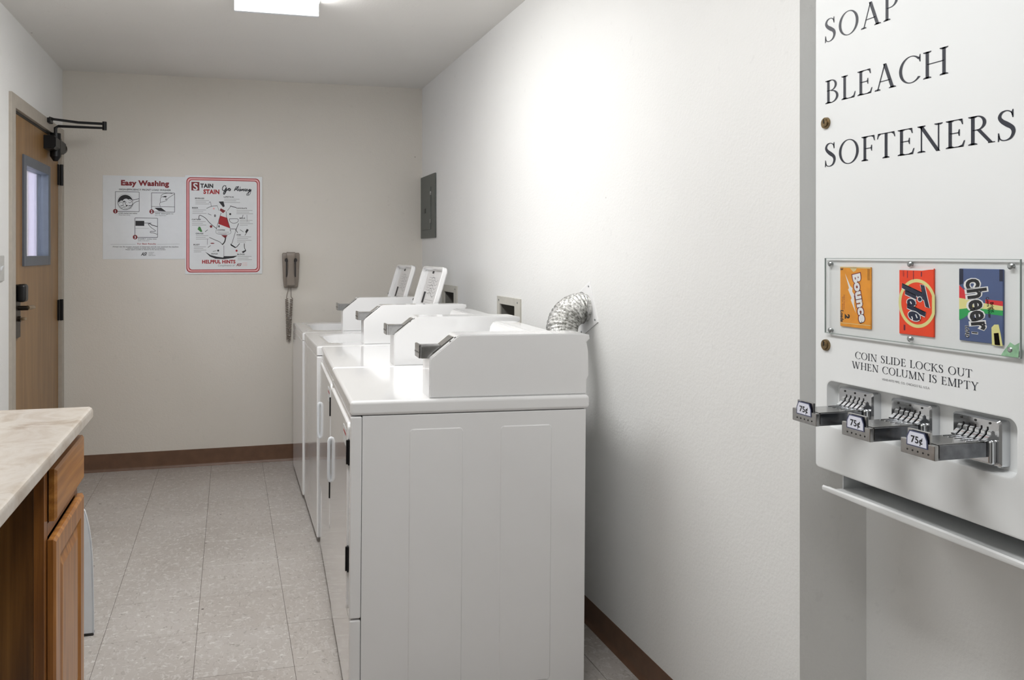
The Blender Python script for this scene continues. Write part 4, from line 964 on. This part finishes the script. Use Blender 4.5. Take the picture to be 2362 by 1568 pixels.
# lettering on the front
def TV(d): return frame2((XF - d, 0, 0), (0, -1, 0), (0, 0, 1))
A = Art(TV(0.0005)); nv = M['ink_navy']
def vt(A, s, yl, yr, zb, h, m, **k): A.text(s, -yl, zb, h, m, w=yl - yr, serif=True, **k)
for q_ in (('SOAP', 1.454, 1.262, 1.764, 0.0475), ('BLEACH', 1.453, 1.152, 1.635, 0.0480), ('SOFTENERS', 1.454, 1.027, 1.504, 0.0480)):
    A = Art(TV(0.0005)); vt(A, *q_, nv); A.build('large_lettering', t, 'large navy serif word ' + q_[0].lower())
A = Art(TV(0.0005))
vt(A, 'COIN SLIDE LOCKS OUT', 1.369, 1.105, 1.1130, 0.0138, nv); A.build('small_lettering', t); A = Art(TV(0.0005)); vt(A, 'WHEN COLUMN IS EMPTY', 1.378, 1.093, 1.0930, 0.0138, nv)
A.build('small_lettering', t); A = Art(TV(0.0005)); A.text('VEND-RITE MFG. CO. CHICAGO ILL. U.S.A.', -1.300, 1.0800, 0.0042, M['ink_grey'], w=0.110)
A.build('small_lettering', t)
# locks
for z_ in (1.595, 1.131):
    b = MB(); b.cyl((XF + 0.002, 1.4505, z_), (XF - 0.004, 1.4505, z_), 0.0125, M['brass'], 0.0115, 24); b.cyl((XF - 0.004, 1.4505, z_), (XF - 0.0065, 1.4505, z_), 0.0085, M['brass'], 0.008, 24)
    lo = b.build('lock', t); k = MB(); k.box((XF - 0.0072, 1.4495, z_ - 0.001), (XF - 0.0063, 1.4515, z_ + 0.008), M['dark_gap']); k.build('keyhole', lo)
# acrylic display window
AY0, AY1, AZ0, AZ1 = 1.013, 1.447, 1.157, 1.313
b = MB(); xa, xb = XF - 0.0072, XF - 0.0045
b.box((xa, AY0, AZ0), (xb, AY1, AZ1), M['acrylic']); win = b.build('display_window', t, smooth=False)
b = MB(); e = 0.0011
for (a, c_, d, f_) in ((AY0, AY0 + e, AZ0, AZ1), (AY1 - e, AY1, AZ0, AZ1), (AY0 + e, AY1 - e, AZ0, AZ0 + e * 1.4), (AY0 + e, AY1 - e, AZ1 - e, AZ1)):
    b.box((xa - 0.0002, a, d), (xb + 0.0002, c_, f_), M['acrylic_edge'])
b.build('window_edge', win, smooth=False)
for (y, z_) in ((1.4325, 1.301), (1.229, 1.303), (1.0305, 1.302), (1.4325, 1.164), (1.229, 1.1665), (1.0305, 1.169)):
    b = MB(); b.cyl((XF, y, z_), (xb, y, z_), 0.0030, M['screw'], n=14); b.cyl((xa + 0.0002, y, z_), (xa - 0.0020, y, z_), 0.0054, M['screw'], 0.0030, 16); b.build('screw', win)
st = Art(frame2((xa - 0.0006, 0, 0), (0, -1, 0), (0, 0, 1)))
st.poly([(-1.046, 1.158), (-1.016, 1.158), (-1.014, 1.182), (-1.022, 1.177), (-1.030, 1.181), (-1.036, 1.172), (-1.041, 1.166)], M['sticker_green'])
st.build('sticker_remnant', win)
# coin chutes
def chute(yc):
    pw = 0.046; z0, z1 = 0.972, 1.0495
    xf = XF + 0.004
    b = MB()
    lp2 = lambda s, x: [(x, y, z_) for y, z_ in rr(yc, (z0 + z1) / 2, pw * 2 - 2 * s, z1 - z0 - 2 * s, 0.006, 4)]
    b.loft([lp2(0, XF + 0.025), lp2(0, xf + 0.003), lp2(0.003, xf)], M['chrome'], (False, True))
    pl = b.build('coin_chute', t, ang=30)
    b = MB(); b.box((xf - 0.011, yc - 0.0385, 0.9755), (xf + 0.003, yc + 0.0385, 1.0165), M['chrome'], 0.005, 4); b.build('guide_block', pl)
    b = MB()                                              # slide, sticking out over the front
    xh = 1.102
    b.box((xh, yc - 0.0325, 0.9885), (xf - 0.001, yc + 0.0325, 1.0125), M['slide_steel'], 0.0012)
    b.box((xh + 0.004, yc - 0.0275, 1.0122), (xf - 0.002, yc + 0.0275, 1.0140), M['chrome_dull'], 0.0006)
    for k in range(5):
        y = yc - 0.0225 + k * 0.01125
        b.box((xf - 0.045, y - 0.0009, 1.0138), (xf - 0.006, y + 0.0009, 1.0152), M['chrome'], 0.0004)
    b.build('slide', pl)
    b = MB()
    b.box((xh - 0.007, yc - 0.0345, 0.9885), (xh + 0.001, yc + 0.0345, 1.0135), M['chrome_dull'], 0.0015)
    b.box((xh - 0.0045, yc - 0.0225, 1.009), (xh + 0.001, yc + 0.0225, 1.0315), M['chrome_dull'], 0.001)
    b.box((xh + 0.001, yc - 0.0335, 0.9925), (xh + 0.0035, yc + 0.0335, 1.0135), M['dark_gap'])
    for k in range(5): b.cyl((xh - 0.0068, yc - 0.022 + k * 0.0105, 0.9965), (xh - 0.0074, yc - 0.022 + k * 0.0105, 0.9965), 0.0016, M['dark_gap'], n=10)
    b.build('slide_handle', pl)
    A = Art(frame2((xh - 0.0076, 0, 0), (0, -1, 0), (0, 0, 1)))
    def card(hw, zt, zb, m):
        A.poly([(-yc - hw, zb), (-yc + hw, zb), (-yc + hw * 0.98, zb + (zt - zb) * 0.55), (-yc + hw * 0.72, zt), (-yc - hw * 0.72, zt), (-yc - hw * 0.98, zb + (zt - zb) * 0.55)], m)
    card(0.0215, 1.0298, 1.0040, M['card_edge'])
    A.T = frame2((xh - 0.0079, 0, 0), (0, -1, 0), (0, 0, 1)); card(0.0192, 1.0278, 1.0058, M['card'])
    A.T = frame2((xh - 0.0082, 0, 0), (0, -1, 0), (0, 0, 1)); A.text('75¢', -yc, 1.0105, 0.0115, M['ink'], w=0.0235, align='C', bold=0.02)
    A.build('price_card', pl)
    for k in range(6):                                    # curved guard fins between the coin slots
        y = yc - 0.0285 + k * 0.0114; bb = MB()
        pts = [(xf - 0.001, 1.031), (xf - 0.004, 1.0285), (xf - 0.0045, 1.024), (xf - 0.009, 1.021), (xf - 0.013, 1.0175), (xf - 0.017, 1.0155), (xf - 0.017, 1.0135), (xf + 0.001, 1.0135), (xf + 0.001, 1.031)]
        bb.prism(pts, y - 0.0042, y + 0.0042, M['chrome'], 0.0008); bb.build('coin_fin', pl)
    bb = MB()
    for k in range(5):
        y = yc - 0.0228 + k * 0.0114; bb.box((xf - 0.0006, y - 0.0012, 1.014), (xf + 0.001, y + 0.0012, 1.036), M['black'])
    bb.build('coin_slot', pl)
    for dy in (-0.027, 0.0, 0.027):
        bb = MB(); bb.cyl((xf + 0.001, yc + dy, 1.0425), (xf - 0.001, yc + dy, 1.0425), 0.0019, M['dark_gap'], n=10); bb.build('rivet', pl)
for y in (1.3745, 1.2385, 1.1025): chute(y)

# sample cartons behind the window
def carton(label, y0, y1, z0, z1, m):
    t = thing('detergent_box', label, 'box', (XF, (y0 + y1) / 2, z0), 'sample boxes behind the clear window')
    b = MB(); b.box((XF - 0.0035, y0, z0), (XF - 0.0002, y1, z1), m, 0.0008, 1); b.build('carton', t)
    return t
def artv(d):
    return Art(frame2((XF - 0.0035 - d, 0, 0), (0, -1, 0), (0, 0, 1)))
R90 = -PI / 2
tb = carton('orange sample box with white lettering, left of the three behind the window', 1.325, 1.407, 1.1745, 1.2955, M['orange'])
P1 = lambda x, y: (-1.407 + (x - 305) / 345 * 0.082, 1.2955 - (y - 180) / 710 * 0.121)
A = artv(0.0002)
A.poly([P1(305, 180), P1(650, 180), P1(650, 196), P1(305, 192)], M['cream'])
A.poly([P1(365, 260), P1(425, 405), P1(450, 430), P1(448, 470), P1(470, 505), P1(468, 620), P1(488, 720), P1(430, 570), P1(440, 545), P1(400, 450), P1(410, 430)], M['white'])
A.poly([P1(415, 190), P1(500, 190), P1(485, 225), P1(460, 240)], M['cream'])
A.line([P1(305, 850), P1(650, 845)], 0.0012, M['cream'])
for i in range(3): A.line([P1(620 + i * 8, 200), P1(620 + i * 8, 330)], 0.0007, M['bronze'])
A.text('2', *P1(365, 740), 0.0125, M['ink'], rot=R90, bold=0.06); A.text('Loads', *P1(312, 700), 0.0085, M['ink'], w=0.0235, rot=R90, bold=0.04); A.text('2', *P1(314, 195), 0.0065, M['ink'], rot=R90, bold=0.05)
A.text('Fabric Softener', *P1(348, 515), 0.0032, M['ink_maroon'], w=0.030, rot=R90); A.text('Dryer Sheets', *P1(330, 540), 0.0032, M['ink_maroon'], w=0.026, rot=R90)
A.build('printed_panel', tb)
for d, bo, m, g in ((0.0004, 0.115, M['maroon'], 0.0015), (0.0006, 0.055, M['white'], 0.0)):
    A = artv(d); A.text('Bounce', P1(455, 272)[0] - g * 0.6, P1(455, 272)[1] + g, 0.0195 + g * 0.4, m, w=0.0965 + 2 * g, rot=R90 + 0.2, bold=bo)
    A.build('brand_lettering', tb)
tb = carton('red orange sample box with a round target emblem, middle of the three', 1.179, 1.256, 1.1735, 1.2955, M['redorange'])
P2 = lambda x, y: (-1.256 + (x - 965) / 390 * 0.077, 1.2955 - (y - 185) / 775 * 0.122)
A = artv(0.0002)
rg = [P2(1172 + 195 * math.cos(2 * PI * i / 48), 590 + 262 * math.sin(2 * PI * i / 48)) for i in range(49)]
rg = [(min(max(x, -1.2555), -1.1795), z_) for x, z_ in rg]
A.line(rg, 0.0062, M['cyellow']); A.build('printed_emblem', tb)
A = artv(0.0002)
A.text('LAUNDRY', *P2(1010, 215), 0.0035, M['maroon'], w=0.012, rot=R90); A.rect(*P2(1060, 300), *P2(1068, 215), M['maroon']); A.rect(*P2(1128, 320), *P2(1136, 215), M['maroon']); A.rect(*P2(1215, 280), *P2(1228, 225), M['maroon'])
A.rect(*P2(1020, 915), *P2(1040, 850), M['maroon']); A.poly([P2(965, 185), P2(1355, 185), P2(1355, 196), P2(1300, 200), P2(1230, 212), P2(965, 210)], M['white'])
A.build('printed_panel', tb)
def ell(cx, cy, rx, ry, rot=0.0, n=24): return [(cx + rx * math.cos(2 * PI * i / n) * math.cos(rot) - ry * math.sin(2 * PI * i / n) * math.sin(rot), cy + rx * math.cos(2 * PI * i / n) * math.sin(rot) + ry * math.sin(2 * PI * i / n) * math.cos(rot)) for i in range(n)]
letters = [([[(1003, 372), (1232, 470), (1212, 372), (1256, 380), (1312, 634), (1268, 618), (1252, 548), (1000, 420)]], []),
           ([[(1038, 448), (1166, 506), (1168, 546), (1040, 492)], ell(1206, 540, 21, 24)], []),
           ([ell(1112, 584, 50, 42, 0.3), [(1064, 604), (1272, 690), (1264, 734), (1064, 650)]], [[(1100, 572), (1116, 600)]]),
           ([ell(1146, 738, 70, 50, 0.4)], [[(1164, 716), (1182, 758)], [(1118, 744), (1128, 768), (1124, 792)]])]
zz = 0.0003
for shs, cuts in letters:
    A = artv(zz)
    for sh in shs: A.poly([P2(*p) for p in sh], M['white']); A.line([P2(*p) for p in sh + [sh[0], sh[1]]], 0.0030, M['white'])
    A.build('brand_lettering', tb); A = artv(zz + 0.0001)
    for sh in shs: A.poly([P2(*p) for p in sh], M['navy'])
    A.build('brand_lettering', tb)
    if cuts:
        A = artv(zz + 0.0002)
        for c_ in cuts: A.line([P2(*p) for p in c_], 0.0024, M['white'])
        A.build('brand_counters', tb)
    zz += 0.0003
tb = carton('slate blue sample box with rainbow bands, right of the three behind the window', 1.046, 1.127, 1.1745, 1.2965, M['slate'])
P3 = lambda x, y: (-1.127 + (x - 1665) / 480 * 0.081, 1.2965 - (y - 210) / 818 * 0.122)
A = artv(0.0002)
A.poly([P3(1665, 400), P3(1720, 450), P3(1760, 520), P3(1790, 560), P3(1665, 545)], M['cred']); A.poly([P3(1960, 545), P3(2145, 555), P3(2145, 608), P3(1960, 590)], M['cred'])
A.poly([P3(1665, 545), P3(1790, 560), P3(1960, 590), P3(2145, 608), P3(2145, 655), P3(1800, 650), P3(1665, 675)], M['cyellow'])
A.poly([P3(1665, 675), P3(1800, 650), P3(2145, 655), P3(2145, 712), P3(1900, 700), P3(1780, 720), P3(1720, 770), P3(1665, 800)], M['cgreen'])
A.poly([P3(2030, 1040), P3(2025, 850), P3(2055, 815), P3(2100, 810), P3(2120, 900), P3(2144, 1040)], M['cyellow']); A.poly([P3(2060, 1035), P3(2050, 910), P3(2100, 900), P3(2118, 1035)], M['cred']); A.poly([P3(2068, 1020), P3(2060, 930), P3(2090, 920), P3(2104, 1020)], M['orange'])
A.poly([P3(1665, 212), P3(1712, 215), P3(1712, 380), P3(1665, 400)], M['navy']); A.poly([P3(2108, 212), P3(2145, 212), P3(2145, 340), P3(2108, 340)], M['navy'])
A.text('Bright', *P3(2010, 575), 0.0065, M['ink'], w=0.017, rot=R90 + 0.15, bold=0.03); A.text('Colors Whites', *P3(1965, 520), 0.0055, M['ink'], w=0.034, rot=R90 + 0.15, bold=0.03)
A.build('printed_panel', tb)
for d, bo, m, g in ((0.0004, 0.085, M['white'], 0.0014), (0.0006, 0.028, M['ink'], 0.0)):
    A = artv(d); x, z_ = P3(1745, 335); A.text('cheer', x - g, z_ + g, 0.0375 + g * 0.6, m, w=0.0865 + 2 * g, rot=R90 + 0.15, bold=bo)
    x, z_ = P3(1815, 918); A.text('1', x, z_ + g * 0.3, 0.0105, m, rot=R90, bold=bo)
    x, z_ = P3(1738, 858); A.text('LOAD', x, z_ + g * 0.3, 0.0075, m, w=0.0195, rot=R90, bold=bo * 0.8)
    A.build('brand_lettering', tb)
